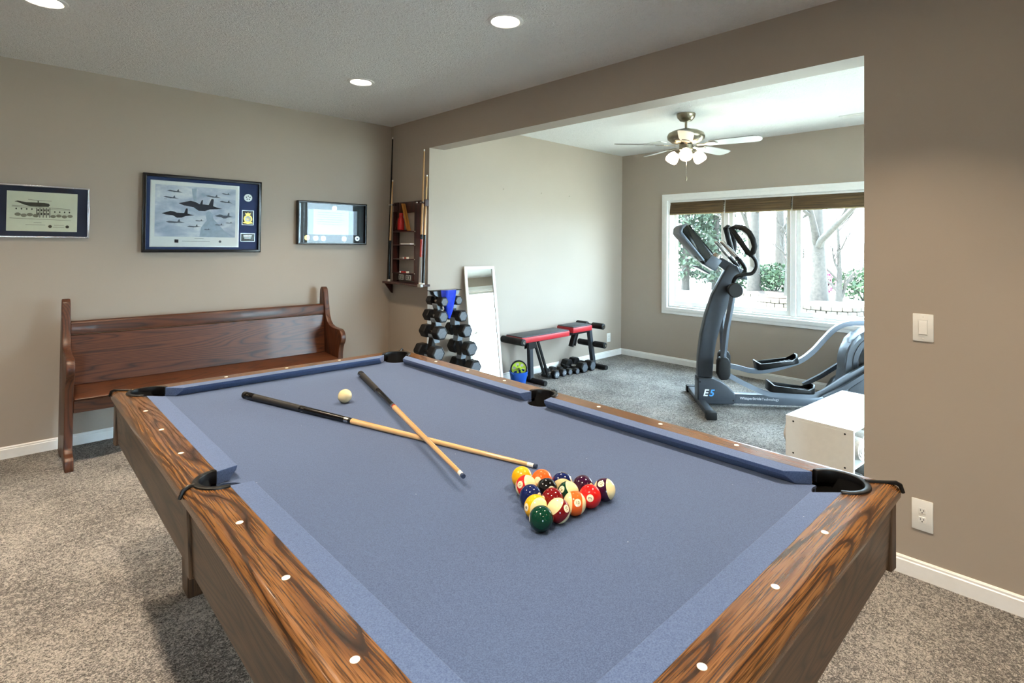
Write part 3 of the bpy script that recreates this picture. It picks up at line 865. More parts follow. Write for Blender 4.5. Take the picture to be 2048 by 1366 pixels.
md = disc(c[0], c[1], .033, -.014, -.010).build('medallion', 'silver', F2, bevel=(.001, 1))
flat('medallion_face', ell(c[0], c[1], .027, .027), 'paperwhite', md, -.0148)
for k in range(5):
    a = k * 2 * PI / 5 + PI / 2
    flat('medallion_mark', ell(c[0] + .015 * math.cos(a), c[1] + .015 * math.sin(a), .005, .005, 8), 'jet', md, -.0153)
r3 = rect2(1508, 640, 1696, 856)
cr_ = MB().ring_plate((r3[0], r3[1], r3[2], r3[3]), (r3[0] + .004, r3[1] - .004, r3[2] + .004, r3[3] - .004), 'y', -.013, -.010).build('crest_border', 'silver', F2, smooth=0)
MB().box(r3[0] + .004, r3[1] - .004, -.0115, -.010, r3[2] + .004, r3[3] - .004).build('crest_ground', 'frameblack', cr_, smooth=0)
c = q2(1602, 765)
MB().arc_ring((0, 0), .025, .034, 0, 2 * PI, 0, .002, 24).build('crest_wreath', 'gold', cr_).matrix_local = Matrix.Translation((c[0], -.012, c[1])) @ Matrix.Rotation(PI / 2, 4, 'X')
flat('crest_face', ell(c[0], c[1], .024, .024), 'paperwhite', cr_, -.0125)
flat('crest_bird', [(c[0] - .014, c[1] + .006), (c[0], c[1] + .001), (c[0] + .014, c[1] + .006), (c[0] + .004, c[1] - .008), (c[0] - .004, c[1] - .008)], 'gold', cr_, -.0131)
flat('crest_crown', [(c[0] - .018, c[1] + .034), (c[0] - .022, c[1] + .052), (c[0] - .008, c[1] + .046), (c[0], c[1] + .056), (c[0] + .008, c[1] + .046), (c[0] + .022, c[1] + .052), (c[0] + .018, c[1] + .034)], 'gold', cr_, -.0125)
flat('crest_scroll', [(c[0] - .040, c[1] - .036), (c[0] - .030, c[1] - .026), (c[0], c[1] - .034), (c[0] + .030, c[1] - .026), (c[0] + .040, c[1] - .036), (c[0], c[1] - .044)], 'gold', cr_, -.0125)
r4 = rect2(1492, 973, 1718, 1092)
pq = MB().box(r4[0], r4[1], -.0125, -.010, r4[2], r4[3]).build('plaque', 'silver', F2, smooth=0)
MB().box(r4[0] + .004, r4[1] - .004, -.0132, -.0122, r4[2] + .004, r4[3] - .004).build('plaque_face', 'frameblack', pq, smooth=0)
for k, wd in enumerate((.034, .032, .026)):
    cc = (r4[0] + r4[1]) / 2; z = r4[3] - .018 - .012 * k
    for j in range(7):
        x = cc - wd + 2 * wd * j / 7
        flat('plaque_letter', [(x, z - .0028), (x + wd * .2, z - .0028), (x + wd * .2, z + .0028), (x, z + .0028)], 'silver', pq, -.0138)
# picture 3: shadow box with coins and paper
F3, w2, h2 = frame('framed_coin_display', 'black framed display of coins and a certificate nearest the corner', -.974, -.289, 1.446, 1.850, .016, 'frameblack', 'darkmat', .045)
def q3(px, py):
    u = (px - 165) / (1872 - 165); v = (py - (150 + (px - 165) * .045)) / (1085 - (px - 165) * .045)
    return (-w2 + u * 2 * w2, h2 - v * 2 * h2)
a, b = q3(440, 985), q3(1650, 400)
sheet = MB().box(a[0], b[0], -.0112, -.010, a[1], b[1]).build('certificate', 'ghost', F3, smooth=0)
a, b = q3(560, 985), q3(1430, 390)
MB().box(a[0], b[0], -.0118, -.0110, a[1], b[1]).build('document', 'paperwhite', sheet, smooth=0)
for k in range(6):
    z = b[1] - .03 - .022 * k
    flat('text_line_print', [(a[0] + .04, z), (b[0] - .05 - .01 * (k % 3), z), (b[0] - .05 - .01 * (k % 3), z + .003), (a[0] + .04, z + .003)], 'jetmid', sheet, -.0124)
for px_, py_, mt in ((1062, 335, 'silver'), (415, 1070, 'gold'), (620, 1080, 'silver'), (800, 1085, 'silver'), (1320, 1090, 'silver'), (1660, 1080, 'silver')):
    c = q3(px_, py_)
    co = disc(c[0], c[1], .024, -.014, -.010).build('coin', mt, F3, bevel=(.001, 1))
    flat('coin_relief', [(c[0] - .012, c[1] + .006), (c[0] + .012, c[1] + .006), (c[0] + .004, c[1] - .010), (c[0] - .004, c[1] - .010)], 'jetmid', co, -.0146)

# ------------------------------------------------------------------ cue rack on the right wall stub
RK = thing('cue_rack', 'mahogany wall rack for cues with small shelves, beside the doorway', 'cue rack', (0, -.40, 1.08))
def rk(name, x0, x1, y0, y1, z0, z1, bev=(.003, 1), mat='mahogany', par=None): return MB().box(x0, x1, y0, y1, z0, z1).build(name, mat, par or RK, bevel=bev, smooth=0)
rk('stile', -.030, -.002, .205, .285, 0, .80)           # toward the corner
rk('stile', -.030, -.002, -.215, -.100, 0, .80)
rk('back_board', -.020, -.002, -.10, .205, .69, .80)
rk('bottom_board', -.034, -.002, -.10, .205, .015, .085)
for z in (.505, .372, .232, .094):
    s_ = rk('shelf', -.085, -.002, -.105, .21, z - .009, z)
    MB().lathe([(.005, 0), (.005, .004), (.003, .006)], 10, (0, 0, 0)).build('button', 'ivory', s_).matrix_local = Matrix.Translation((-.030, -.118, z - .004)) @ Matrix.Rotation(-PI / 2, 4, 'Y')
rk('shelf_side', -.082, -.030, .199, .211, .085, .70)
rk('ledge', -.115, -.002, -.345, .345, -.022, 0)
MB().prism([(-.095, -.022), (-.004, -.022), (-.004, -.13), (-.02, -.12)], 'y', .325, .337).build('ledge_shadow', 'mahogany', RK, smooth=0)  # dark triangle standing in for the ledge's shadow beside the corner
rk('clip_bar', -.055, -.030, .225, .335, .765, .785)
rk('clip_bar', -.055, -.030, -.345, -.15, .765, .785)
rk('clip_end', -.075, -.030, -.352, -.335, .735, .80)
for y in (.315, .265, -.265, -.315, -.20):
    MB().arc_ring((0, 0), .012, .016, -2.2, 2.2, -.006, .006, 12).build('clip', 'chrome', RK).matrix_local = Matrix.Translation((-.062, y, .776)) @ Matrix.Rotation(PI, 4, 'Z')
rk('metal_end_cap', -.118, -.085, -.352, -.30, -.026, .004, mat='chrome')
# scoring plates with crossed marks
for y0, y1 in ((.07, .155), (-.065, .025)):
    sp_ = rk('score_plate', -.0385, -.034, y0, y1, .022, .074, (.001, 1), 'ivory')
    for k in range(2):
        c0 = y0 + (y1 - y0) * (.27 + .46 * k)
        for s in (-1, 1):
            MB().box(-.0006, .0006, -.026, .026, -.0035, .0035).build('mark', 'frameblack', sp_, smooth=0).matrix_local = Matrix.Translation((-.0388, c0, .048)) @ Matrix.Rotation(s * .95, 4, 'X')
def wallcue(label, y, z1, style, x=-.062):
    return cue('wall_cue', label, (x, y, 1.081), (x + .028, y, z1), style, 'cues standing in the wall rack')
wallcue('dark pool cue reaching highest in the wall rack, at the corner', -.085, 2.56, [('bumper', 0, .01, 'rubber'), ('butt', .01, .35, 'cueblack'), ('shaft', .35, .985, 'cueblack'), ('ferrule', .985, 1, 'cuewhite')])
wallcue('shorter light-tipped pool cue at the corner side of the wall rack', -.135, 2.11, [('bumper', 0, .02, 'cuewhite'), ('butt', .02, .40, 'cueblack'), ('shaft', .40, .985, 'maple'), ('ferrule', .985, 1, 'cuewhite')], -.085)
wallcue('tall maple pool cue with red forearm and grey wrap in wall rack', -.665, 2.365, [('bumper', 0, .012, 'cuewhite'), ('wrap', .012, .20, 'cuegrey'), ('forearm', .20, .33, 'cuered'), ('collar', .33, .365, 'frameblack'), ('shaft', .365, .985, 'maple'), ('ferrule', .985, 1, 'cuewhite')])
wallcue('short maple pool cue with black butt nearest the doorway edge', -.715, 2.115, [('bumper', 0, .012, 'cuewhite'), ('butt', .012, .45, 'cueblack'), ('shaft', .45, .985, 'maple'), ('ferrule', .985, 1, 'cuewhite')])
# contents of the shelves
TR = thing('ball_triangle', 'wooden ball triangle standing on the top rack shelf', 'ball rack', (-.050, -.325, 1.586))
def slat(p0, p1, mat):
    p0, p1 = Vector(p0), Vector(p1); d = p1 - p0
    MB().box(-.022, .022, -.005, .005, 0, d.length).build('side', mat, TR, bevel=(.003, 1)).matrix_local = Matrix.Translation(p0) @ d.to_track_quat('Z', 'X').to_matrix().to_4x4() @ Matrix.Rotation(PI / 2, 4, 'Z')
slat((0, .115, .003), (0, .005, .275), 'pew_z')
slat((0, -.115, .003), (0, -.005, .275), 'blond')
MB().box(-.022, .022, -.115, .115, 0, .010).build('side', 'mahogany', TR, bevel=(.003, 1))
bt = thing('red_bottle', 'red plastic bottle standing inside the ball triangle', 'bottle', (-.072, -.330, 1.596))
MB().lathe([(.028, 0), (.033, .005), (.034, .08), (.030, .105), (.020, .128), (.018, .145)], 20).build('body', 'redbottle', bt)
MB().lathe([(.0205, .140), (.0205, .165), (.016, .170)], 20).build('cap', 'redbottle', bt)
tag(MB().box(-.075, -.02, -.50, -.33, 1.452, 1.466).build('folded_card', 'paperwhite', bevel=(.002, 1)), 'flat white card on the second rack shelf', 'card')
def chalk(y, z, mat, lab, x=-.06):
    t = thing('chalk_cube', lab, 'cue chalk', (x, y, z), random.uniform(-.3, .3), 'chalk cubes on the rack shelves')
    MB().box(-.011, .011, -.011, .011, 0, .018).build('wrapper', mat, t, bevel=(.0015, 1), smooth=0)
    MB().lathe([(.009, .018), (.009, .020), (.004, .0185)], 12).build('chalk_top', 'tipblue', t)
for k, (y, z, mt, lb) in enumerate(((-.375, 1.312, 'paperwhite', 'white chalk cube on the third rack shelf'), (-.405, 1.312, 'cuered', 'red chalk cube on the third rack shelf, between two pale ones'), (-.435, 1.312, 'ivory', 'ivory chalk cube on the third rack shelf, doorway side'),
        (-.320, 1.174, 'paperwhite', 'white chalk cube on the lowest rack shelf, corner side'), (-.350, 1.174, 'cuered', 'red chalk cube next to the white one on the lowest shelf'), (-.380, 1.174, 'redbottle', 'bright red chalk cube in the middle of the lowest shelf'), (-.410, 1.174, 'cuered', 'dull red chalk cube fourth along the lowest shelf'), (-.440, 1.174, 'ivory', 'ivory chalk cube on the lowest rack shelf, doorway side'))):
    chalk(y, z, mt, lb)

# ------------------------------------------------------------------ wall switch and outlets
def plate(name, label, cat, loc, rotz, w_, h_): 
    t = thing(name, label, cat, loc, rotz)
    MB().box(-w_ / 2, w_ / 2, -.006, 0, -h_ / 2, h_ / 2).build('plate', 'plastic_white', t, bevel=(.003, 2), smooth=30)
    return t
SW = plate('light_switch', 'white rocker light switch on the taupe wall right of the doorway', 'light switch', (0, -4.547, 1.108), -PI / 2, .076, .122)
rkx = MB().ring_plate((-.019, .019, -.036, .036), (-.0165, .0165, -.033, .033), 'y', -.0078, -.006).build('bezel', 'plastic_white', SW, smooth=0)
MB().prism([(-.0065, -.032), (-.0105, -.030), (-.0075, .0), (-.0085, .030), (-.0065, .032)], 'x', -.016, .016).build('rocker', 'plastic_white', SW, bevel=(.001, 1), smooth=30)
for z in (-.048, .048):
    MB().lathe([(.003, 0), (.002, .0012)], 10).build('screw', 'plastic_white', SW).matrix_local = Matrix.Translation((0, -.006, z)) @ Matrix.Rotation(PI / 2, 4, 'X')
def outlet(label, loc, rotz, w_, h_):
    t = plate('power_outlet', label, 'outlet', loc, rotz, w_, h_)
    for z in (-.0195, .0195):
        so_ = MB().prism([(-.013, z - .0135), (.013, z - .0135), (.0165, z), (.013, z + .0135), (-.013, z + .0135), (-.0165, z)], 'y', -.0075, -.005).build('socket', 'plastic_white', t, bevel=(.001, 1), smooth=30)
        for x, hh in ((-.006, .0045), (.006, .0038)):
            MB().box(x - .001, x + .001, -.0080, -.007, z + .001 - hh / 2, z + .005 + hh / 2).build('slot', 'black', so_, smooth=0)
        MB().prism(ell(0, z - .007, .0023, .0026, 10), 'y', -.0080, -.007).build('ground_hole', 'black', so_, smooth=0)
outlet('white double outlet low on the taupe wall beside the pool table', (0, -4.543, .281), -PI / 2, .078, .136)
outlet('small white outlet low on the gym wall behind the weight bench', (2.85, -DY, .253), 0, .074, .118)

# wall scuffs stay in paint; small picture hooks left on the gym wall
for x, lb in ((.95, 'leftmost'), (1.54, 'middle'), (2.03, 'rightmost')):
    tag(MB().tube([(x, -DY, 2.062), (x, -DY - .012, 2.056), (x, -DY - .014, 2.066)], .0022, 6).build('wall_hook', 'nickel'), f'tiny empty picture hook on the pale gym wall, {lb} of three', 'hook', 'empty hooks on the gym wall')

# ------------------------------------------------------------------ downlights
def downlight(label, x, y):
    t = thing('downlight', label, 'ceiling light', (x, y, H), 0, 'recessed ceiling lights')
    MB().lathe([(.072, -.001), (.098, -.001), (.096, -.006), (.080, -.010), (.072, -.006)], 32, caps=False).build('trim_ring', 'trim', t)
    MB().lathe([(.0725, -.0045), (.0725, -.0035)], 32).build('lens', 'lamp', t, smooth=0)
    li = bpy.data.lights.new('recessed_lamp', 'AREA')
    li.shape = 'DISK'; li.size = .13; li.energy = DOWNLIGHT; li.color = (1.0, .80, .58); li.spread = math.radians(104)
    lo = bpy.data.objects.new('recessed_lamp', li); COL.objects.link(lo); lo.parent = t; lo.location = (0, 0, -.012)
for x, y, lb in ((-.976, -2.842, 'round recessed light in the ceiling, nearest above the pool table'), (-.989, -1.237, 'round recessed light in the ceiling toward the room corner'), (-2.78, -1.331, 'round recessed light cut by the upper left picture corner'),
                 (-2.78, -2.90, 'round recessed light above the left side of the table'), (-.98, -4.45, 'round recessed light above the near right table corner'), (-2.78, -4.45, 'round recessed light above the standing viewer'),
                 (-4.58, -1.30, 'round recessed light over the floor left of the pew'), (-4.58, -2.90, 'round recessed light over the floor left of the table'), (-4.58, -4.45, 'round recessed light left of the standing viewer'), (-.98, -6.05, 'round recessed light behind the viewer near the right wall'), (-2.78, -6.05, 'round recessed light behind the viewer')):
    downlight(lb, x, y)  # lamps out of view are added on the grid that ball reflections suggest

# ------------------------------------------------------------------ ceiling fan
FAN = thing('ceiling_fan', 'brushed nickel ceiling fan with five pale blades and three lit shades', 'ceiling fan', (1.575, -2.513, H))
MB().lathe([(.085, 0), (.085, -.012), (.078, -.035), (.055, -.062), (.024, -.072), (.014, -.074)], 28).build('canopy', 'nickel', FAN)
MB().lathe([(.012, -.07), (.012, -.145)], 14).build('downrod', 'nickel', FAN)
MB().lathe([(.02, -.130), (.055, -.142), (.115, -.158), (.158, -.180), (.170, -.205), (.165, -.232), (.13, -.262), (.085, -.275), (.05, -.278)], 32).build('motor_housing', 'nickel', FAN)
MB().lathe([(.048, -.276), (.062, -.285), (.062, -.330), (.045, -.345), (.02, -.350)], 24).build('switch_cup', 'nickel', FAN)
BZ = -.288
fb = math.radians(-79)
R0, R1 = .215, .66
for k in range(5):
    a = fb + k * 2 * PI / 5
    mt = Matrix.Rotation(a, 4, 'Z') @ Matrix.Translation((0, 0, BZ)) @ Matrix.Rotation(math.radians(-12), 4, 'X')
    out = [(R0, -.050), (R0 + .10, -.062), (R1 - .07, -.070), (R1 - .02, -.058), (R1, -.02), (R1 - .005, .03), (R1 - .03, .060), (R1 - .08, .068), (R0 + .1, .060), (R0, .048)]
    bl = MB().prism(out, 'z', -.004, .004, mt).build('blade', 'bladetop', FAN, bevel=(.002, 1), smooth=30)
    MB().prism([(.10, -.016), (.17, -.014), (.21, -.038), (.265, -.034), (.285, .0), (.265, .034), (.21, .038), (.17, .014), (.10, .016)], 'z', -.010, -.004, mt).build('blade_iron', 'nickel', bl, bevel=(.002, 1), smooth=30)
for k in range(3):
    a = math.radians(209) + k * 2 * PI / 3
    d = Vector((math.cos(a), math.sin(a), 0))
    p = d * .062 + Vector((0, 0, -.335))
    q = d * .105 + Vector((0, 0, -.350))
    am = MB().tube([d * .04 + Vector((0, 0, -.325)), p, q], [.011, .012, .020], 12).build('light_arm', 'nickel', FAN)
    axis = (d * .75 + Vector((0, 0, -1))).normalized()
    mt = axis.to_track_quat('Z', 'X').to_matrix().to_4x4(); mt.translation = q - axis * .008
    MB().lathe([(.020, 0), (.034, .013), (.050, .040), (.058, .070), (.056, .094), (.048, .106), (.044, .104), (.050, .09), (.050, .065), (.034, .027), (.017, .006)], 22, mat=mt, caps=False).build('lamp_shade', 'fanlamp', FAN)
    MB().lathe([(.012, .02), (.026, .045), (.03, .065), (.022, .085), (.004, .094)], 14, mat=mt).build('bulb', 'fanlamp', am)
ch = MB().tube([(-.01, -.012, -.345), (-.01, -.012, -.58)], .0018, 6).build('pull_chain', 'chrome', FAN)
MB().lathe([(.002, -.575), (.007, -.590), (.008, -.605), (.004, -.618)], 12, (-.01, -.012, 0)).build('pull_knob', 'nickel', ch)

# ceiling vents in the gym
def vent(label, x, y, lx, ly):
    t = thing('ceiling_vent', label, 'vent', (x, y, H), 0)
    MB().ring_plate((-lx / 2, lx / 2, -ly / 2, ly / 2), (-lx / 2 + .018, lx / 2 - .018, -ly / 2 + .018, ly / 2 - .018), 'z', -.008, 0).build('frame', 'trim', t, bevel=(.003, 1), smooth=0)
    MB().box(-lx / 2 + .016, lx / 2 - .016, -ly / 2 + .016, ly / 2 - .016, -.0015, -.0005).build('backing', 'castiron', t, smooth=0)
    n = 5
    for k in range(n):
        xx = -lx / 2 + .018 + (lx - .036) * (k + .5) / n
        MB().box(xx - .008, xx + .004, -ly / 2 + .018, ly / 2 - .018, -.007, -.004, Matrix.Translation((0, 0, 0))).build('louver', 'trim', t, smooth=0)
vent('white ceiling vent in the gym half hidden behind the fan blade', 2.60, -1.50, .13, .33)
vent('white ceiling vent in the gym cut by the doorway edge', 2.66, -3.66, .13, .33)

# ------------------------------------------------------------------ leaning mirror
mt_, mb_ = Vector((0, -.716, 1.238)), Vector((0, -.945, 0.0))
dv = mt_ - mb_
MIR = thing('leaning_mirror', 'tall narrow white framed mirror leaning against the gym wall', 'mirror', (.538, mb_.y - .03, 0), math.radians(-11))
tilt = math.atan2(dv.y, dv.z)
mm = Matrix.Rotation(-tilt, 4, 'X')
LM, WM = dv.length, .348
f_ = MB().ring_plate((-WM / 2, WM / 2, 0, LM), (-WM / 2 + .030, WM / 2 - .030, .030, LM - .030), 'y', -.018, .0).build('frame', 'white', MIR, bevel=(.004, 2), smooth=30)
g_ = MB().box(-WM / 2 + .028, WM / 2 - .028, -.008, -.004, .028, LM - .028).build('mirror_glass', 'mirror', MIR, smooth=0)
b_ = MB().box(-WM / 2 + .02, WM / 2 - .02, -.003, .004, .02, LM - .02).build('backing', 'black', MIR, smooth=0)
for o in (f_, g_, b_): o.matrix_local = mm

# ------------------------------------------------------------------ dumbbells
def hexagon(r, rot=0): return [(r * math.cos(PI / 3 * k + rot), r * math.sin(PI / 3 * k + rot)) for k in range(6)]
HEADS = {}
def dumbbell(label, loc, r, ln, rotz=0, group=None, face='hexface', number=None, roll=0.0):
    # local Y is the bar; face toward -Y
    t = thing('dumbbell', label, 'dumbbell', loc, rotz, group)
    hl = ln * .30
    key = (round(r, 4), round(hl, 4), round(roll, 2))
    if key not in HEADS:
        HEADS[key] = MB().prism(hexagon(r, roll), 'y', -hl / 2, hl / 2).mesh('head', 'castiron', bevel=(r * .11, 1), smooth=20)
    if ('f',) + key not in HEADS:
        HEADS[('f',) + key] = MB().prism(hexagon(r * .74, roll), 'y', -.002, .002).mesh('end_face', face, bevel=(.001, 1), smooth=0)
    for s in (-1, 1):
        h = put('head', HEADS[key], t); h.location = (0, s * (ln - hl) / 2, 0)
        fc = put('end_face', HEADS[('f',) + key], h); fc.location = (0, s * (hl / 2 + .0005), 0)
    MB().tube([(0, -ln / 2 + hl * .9, 0), (0, -ln * .1, 0), (0, ln * .1, 0), (0, ln / 2 - hl * .9, 0)], [.013, .0165, .0165, .013], 12).build('handle', 'chrome', t)
    if number:
        n_ = put('weight_mark', textmesh(number, r * .9, 'printwhite', .0004), t)
        n_.matrix_local = Matrix.Translation((0, -ln / 2 - .003, 0)) @ Matrix.Rotation(PI / 2, 4, 'X')
    return t

# A-frame rack in the doorway
RC = -.93
DR = thing('dumbbell_rack', 'black A-frame dumbbell tree standing in the doorway by the gym wall', 'dumbbell rack', (0.07, RC, 0))
def post(x0, x1, name='post'):
    MB().add([(x + a, b, z) for x, z in ((x0, 0.0), (x1, 1.03)) for a, b in ((-.022, -.030), (.022, -.030), (.022, .030), (-.022, .030))], [(3, 2, 1, 0), (4, 5, 6, 7)] + [(k, (k + 1) % 4, 4 + (k + 1) % 4, 4 + k) for k in range(4)]).build(name, 'black', DR, bevel=(.004, 1), smooth=0)
LX = [(-.055, .937), (-.072, .805), (-.094, .662), (-.135, .485), (-.165, .300)]
RX = [(.106, .940), (.149, .794), (.192, .652), (.241, .483), (.280, .305)]
post(-.17 - .07 - .035, -.02 - .07); post(.325 - .07, .085 - .07)
for sy in (-1, 1):
    MB().prism([(-.19, 1.035), (.11, 1.035), (.095, 1.0), (.05, .975), (.03, .93), (-.11, .93), (-.13, .975), (-.175, 1.0)], 'y', sy * .030, sy * .034).build('top_plate', 'panelgrey', DR, bevel=(.001, 1), smooth=0)
MB().box(-.20, .12, -.05, .05, 1.032, 1.038).build('top_shelf', 'black', DR, bevel=(.002, 1), smooth=0)
for x in (-.28, .255):
    MB().box(x - .022, x + .022, -.22, .22, 0, .03).build('foot', 'black', DR, bevel=(.004, 1), smooth=0)
MB().box(-.30, .275, -.02, .02, .03, .055).build('base_bar', 'black', DR, bevel=(.004, 1), smooth=0)
RR = [.046, .058, .066, .073, .076]
WT = ['top', 'second', 'third', 'fourth', 'lowest']
for lst, sidew in ((LX, 'left'), (RX, 'right')):
    for k, (x, z) in enumerate(lst):
        r = RR[k]
        # cradle plate under each dumbbell
        xs = x - .07
        px_ = (-.205 + .115 * (z - r) / 1.03) if sidew == 'left' else (.255 - .24 * (z - r) / 1.03)
        MB().prism([(xs - .028, z - .0145), (xs - .014, z - .026), (xs + .014, z - .026), (xs + .028, z - .0145), (xs + .028, z - .031), (px_ + .03, z - r - .03), (px_ - .03, z - r - .03), (xs - .028, z - .031)], 'y', -.036, .036).build('cradle', 'panelgrey', DR, bevel=(.002, 1), smooth=0)
        ln = .24 + .022 * k
        dumbbell(f'black hex dumbbell on the {WT[k]} tier of the {sidew} side of the rack', (x, RC, z + .004), r, ln, 0, 'dumbbells on the A-frame rack', roll=PI / 6 * 0)
# shiny blue pouch hanging from the rack top
bg_ = []
vs, fs = [], []
nb, nr = 20, 9
for i in range(nr):
    f = i / (nr - 1)
    z = 1.045 - .26 * f
    rx = .072 * (1 - .15 * f - .75 * f * f) + .006
    ry = .034 * (1 - .2 * f - .6 * f * f) + .006
    for k in range(nb):
        a = 2 * PI * k / nb
        wob = 1 + .13 * math.sin(5 * a + 2 * f) * (1 - f * .5)
        vs.append((rx * wob * math.cos(a), ry * wob * math.sin(a), z))
for i in range(nr - 1):
    for k in range(nb): fs.append((i * nb + k, i * nb + (k + 1) % nb, (i + 1) * nb + (k + 1) % nb, (i + 1) * nb + k))
fs += [tuple(range(nb)), tuple(range((nr - 1) * nb, nr * nb))[::-1]]
pch = tag(MB().add(vs, fs).build('plastic_pouch', 'bluebag', smooth=60), 'shiny blue plastic pouch hanging from the top of the dumbbell rack', 'pouch')
pch.location = (.02, RC - .085, 0)

# floor dumbbells under the bench
for x, y, r, ln, num, lb in ((1.475, -.935, .050, .21, '15', 'grey hex dumbbell on the carpet under the bench, nearest its folding prop'), (1.610, -.915, .046, .22, '12', 'grey hex dumbbell on the carpet, second from the bench prop'), (1.715, -.925, .038, .20, None, 'small grey hex dumbbell on the carpet, third from the bench prop'),
                             (1.805, -.955, .038, .20, None, 'small grey hex dumbbell on the carpet, beside the two big ones'), (1.915, -.905, .066, .33, None, 'big dark hex dumbbell on the carpet, inner one of two'), (2.065, -.895, .066, .33, None, 'big dark hex dumbbell on the carpet, nearest the bench rear post')):
    dumbbell(lb, (x, y, r * .866 - .001), r, ln, random.uniform(-.06, .06), 'loose dumbbells under the weight bench', number=num)

# ------------------------------------------------------------------ weight bench (along x)
BN = thing('weight_bench', 'red and grey adjustable weight bench against the gym wall', 'weight bench', (0, -.95, 0))
def pad(x0, x1, y0, y1, z, th):
    p = MB().box(x0, x1, y0, y1, z - th, z - .010).build('pad', 'red', BN, bevel=(.008, 2), smooth=40)
    MB().box(x0 + .006, x1 - .006, y0 + .006, y1 - .006, z - .011, z).build('pad_top', 'padtop', p, bevel=(.004, 2), smooth=40)
pad(.90, 1.64, -.12, .13, .520, .068)
pad(1.70, 2.04, -.12, .13, .545, .070)
def bar(name, a, b, wy, wz, mat='black', par=None):
    a, b = Vector(a), Vector(b); d = b - a
    mtx = Matrix.Translation(a) @ d.to_track_quat('X', 'Z').to_matrix().to_4x4()
    return _bar(name, d.length, wy, wz, mat, par or BN, mtx)
def _bar(name, ln, wy, wz, mat, par, mtx):
    o = MB().box(0, ln, -wy / 2, wy / 2, -wz / 2, wz / 2).build(name, mat, par, bevel=(.004, 1), smooth=0)
    o.matrix_local = mtx
    return o
bar('spine', (.98, 0, .440), (2.16, 0, .455), .045, .04)
bar('front_leg', (1.13, 0, .42), (1.15, 0, .03), .05, .05, 'charcoal')
bar('hinge_plate', (1.08, -.032, .40), (1.19, -.032, .41), .006, .09)
bar('hinge_plate', (1.08, .032, .40), (1.19, .032, .41), .006, .09)
for y in (-.028, .028):
    bar('prop_strut', (1.225, y, .43), (1.385, y, .04), .022, .03)
bar('prop_foot', (1.36, 0, .035), (1.43, 0, .03), .10, .03)
MB().tube([(1.15, -.22, .027), (1.15, .20, .027)], .027, 14).build('front_foot', 'rubber', BN)
MB().tube([(2.215, -.20, .027), (2.215, .20, .027)], .027, 14).build('rear_foot', 'rubber', BN)
bar('rear_post', (2.13, 0, .46), (2.215, 0, .03), .05, .05, 'charcoal')
bar('seat_bracket', (1.86, 0, .44), (1.80, 0, .30), .06, .03)
bar('seat_support', (1.92, 0, .44), (1.87, 0, .30), .02, .02)
def roller(x, z, y0, y1, r=.036):
    ro = MB().tube([(x, y0, z), (x, y1, z)], r, 18).build('foam_roller', 'rubber', BN, bevel=(.006, 2))
    MB().tube([(x, y0 - .008, z), (x, y0 + .004, z)], r * .45, 12).build('end_cap', 'chrome', ro)
roller(.885, .472, -.16, .16)
roller(2.15, .515, -.20, -.04); roller(2.15, .515, .04, .20)
roller(2.185, .290, -.20, -.04); roller(2.185, .290, .04, .20)
MB().tube([(2.15, -.06, .515), (2.15, .06, .515)], .014, 10).build('axle', 'black', BN)
MB().tube([(2.185, -.06, .29), (2.185, .06, .29)], .014, 10).build('axle', 'black', BN)
bar('upper_link', (2.12, 0, .44), (2.15, 0, .53), .04, .04)

# bucket with an exercise wheel in it
BK = thing('blue_bucket', 'small blue bucket on the carpet at the foot of the mirror', 'bucket', (.99, -.93, 0))
MB().lathe([(.070, 0), (.074, .004), (.096, .135), (.100, .137), (.100, .142), (.093, .142), (.070, .006)], 26, caps=False).build('wall', 'blue', BK)
MB().lathe([(.071, .0), (.071, .006)], 26).build('bottom', 'blue', BK, smooth=0)
for s in (-1, 1):
    MB().tube([(s * .098, -.02, .125), (s * .116, 0, .15), (s * .098, .02, .125)], .005, 8).build('handle', 'blue', BK)
AW = thing('exercise_wheel', 'lime green and black exercise wheel standing in the blue bucket', 'exercise wheel', (.99, -.93, .165), 0)
aw = Matrix.Rotation(math.radians(-38), 4, 'Z') @ Matrix.Rotation(PI / 2, 4, 'X')
def awp(mb, nm, mat, **k): o = mb.build(nm, mat, AW, **k); o.matrix_local = aw; return o
awp(MB().arc_ring((0, 0), .076, .088, 0, 2 * PI, -.014, .014, 40), 'tyre', 'rubber')
awp(MB().arc_ring((0, 0), .064, .077, 0, 2 * PI, -.011, .011, 40), 'rim', 'lime')
awp(MB().lathe([(.024, -.014), (.028, -.010), (.028, .010), (.024, .014)], 20), 'hub', 'lime')
for k in range(6):
    a = k * PI / 3 + .3
    m2 = Matrix.Rotation(a, 4, 'Z')
    awp(MB().prism([(.024, -.012), (.045, -.008), (.067, -.020), (.067, .020), (.045, .008), (.024, .012)], 'z', -.008, .008, m2), 'spoke', 'lime', smooth=0)
awp(MB().tube([(0, 0, -.10), (0, 0, .10)], .012, 12), 'axle', 'black')

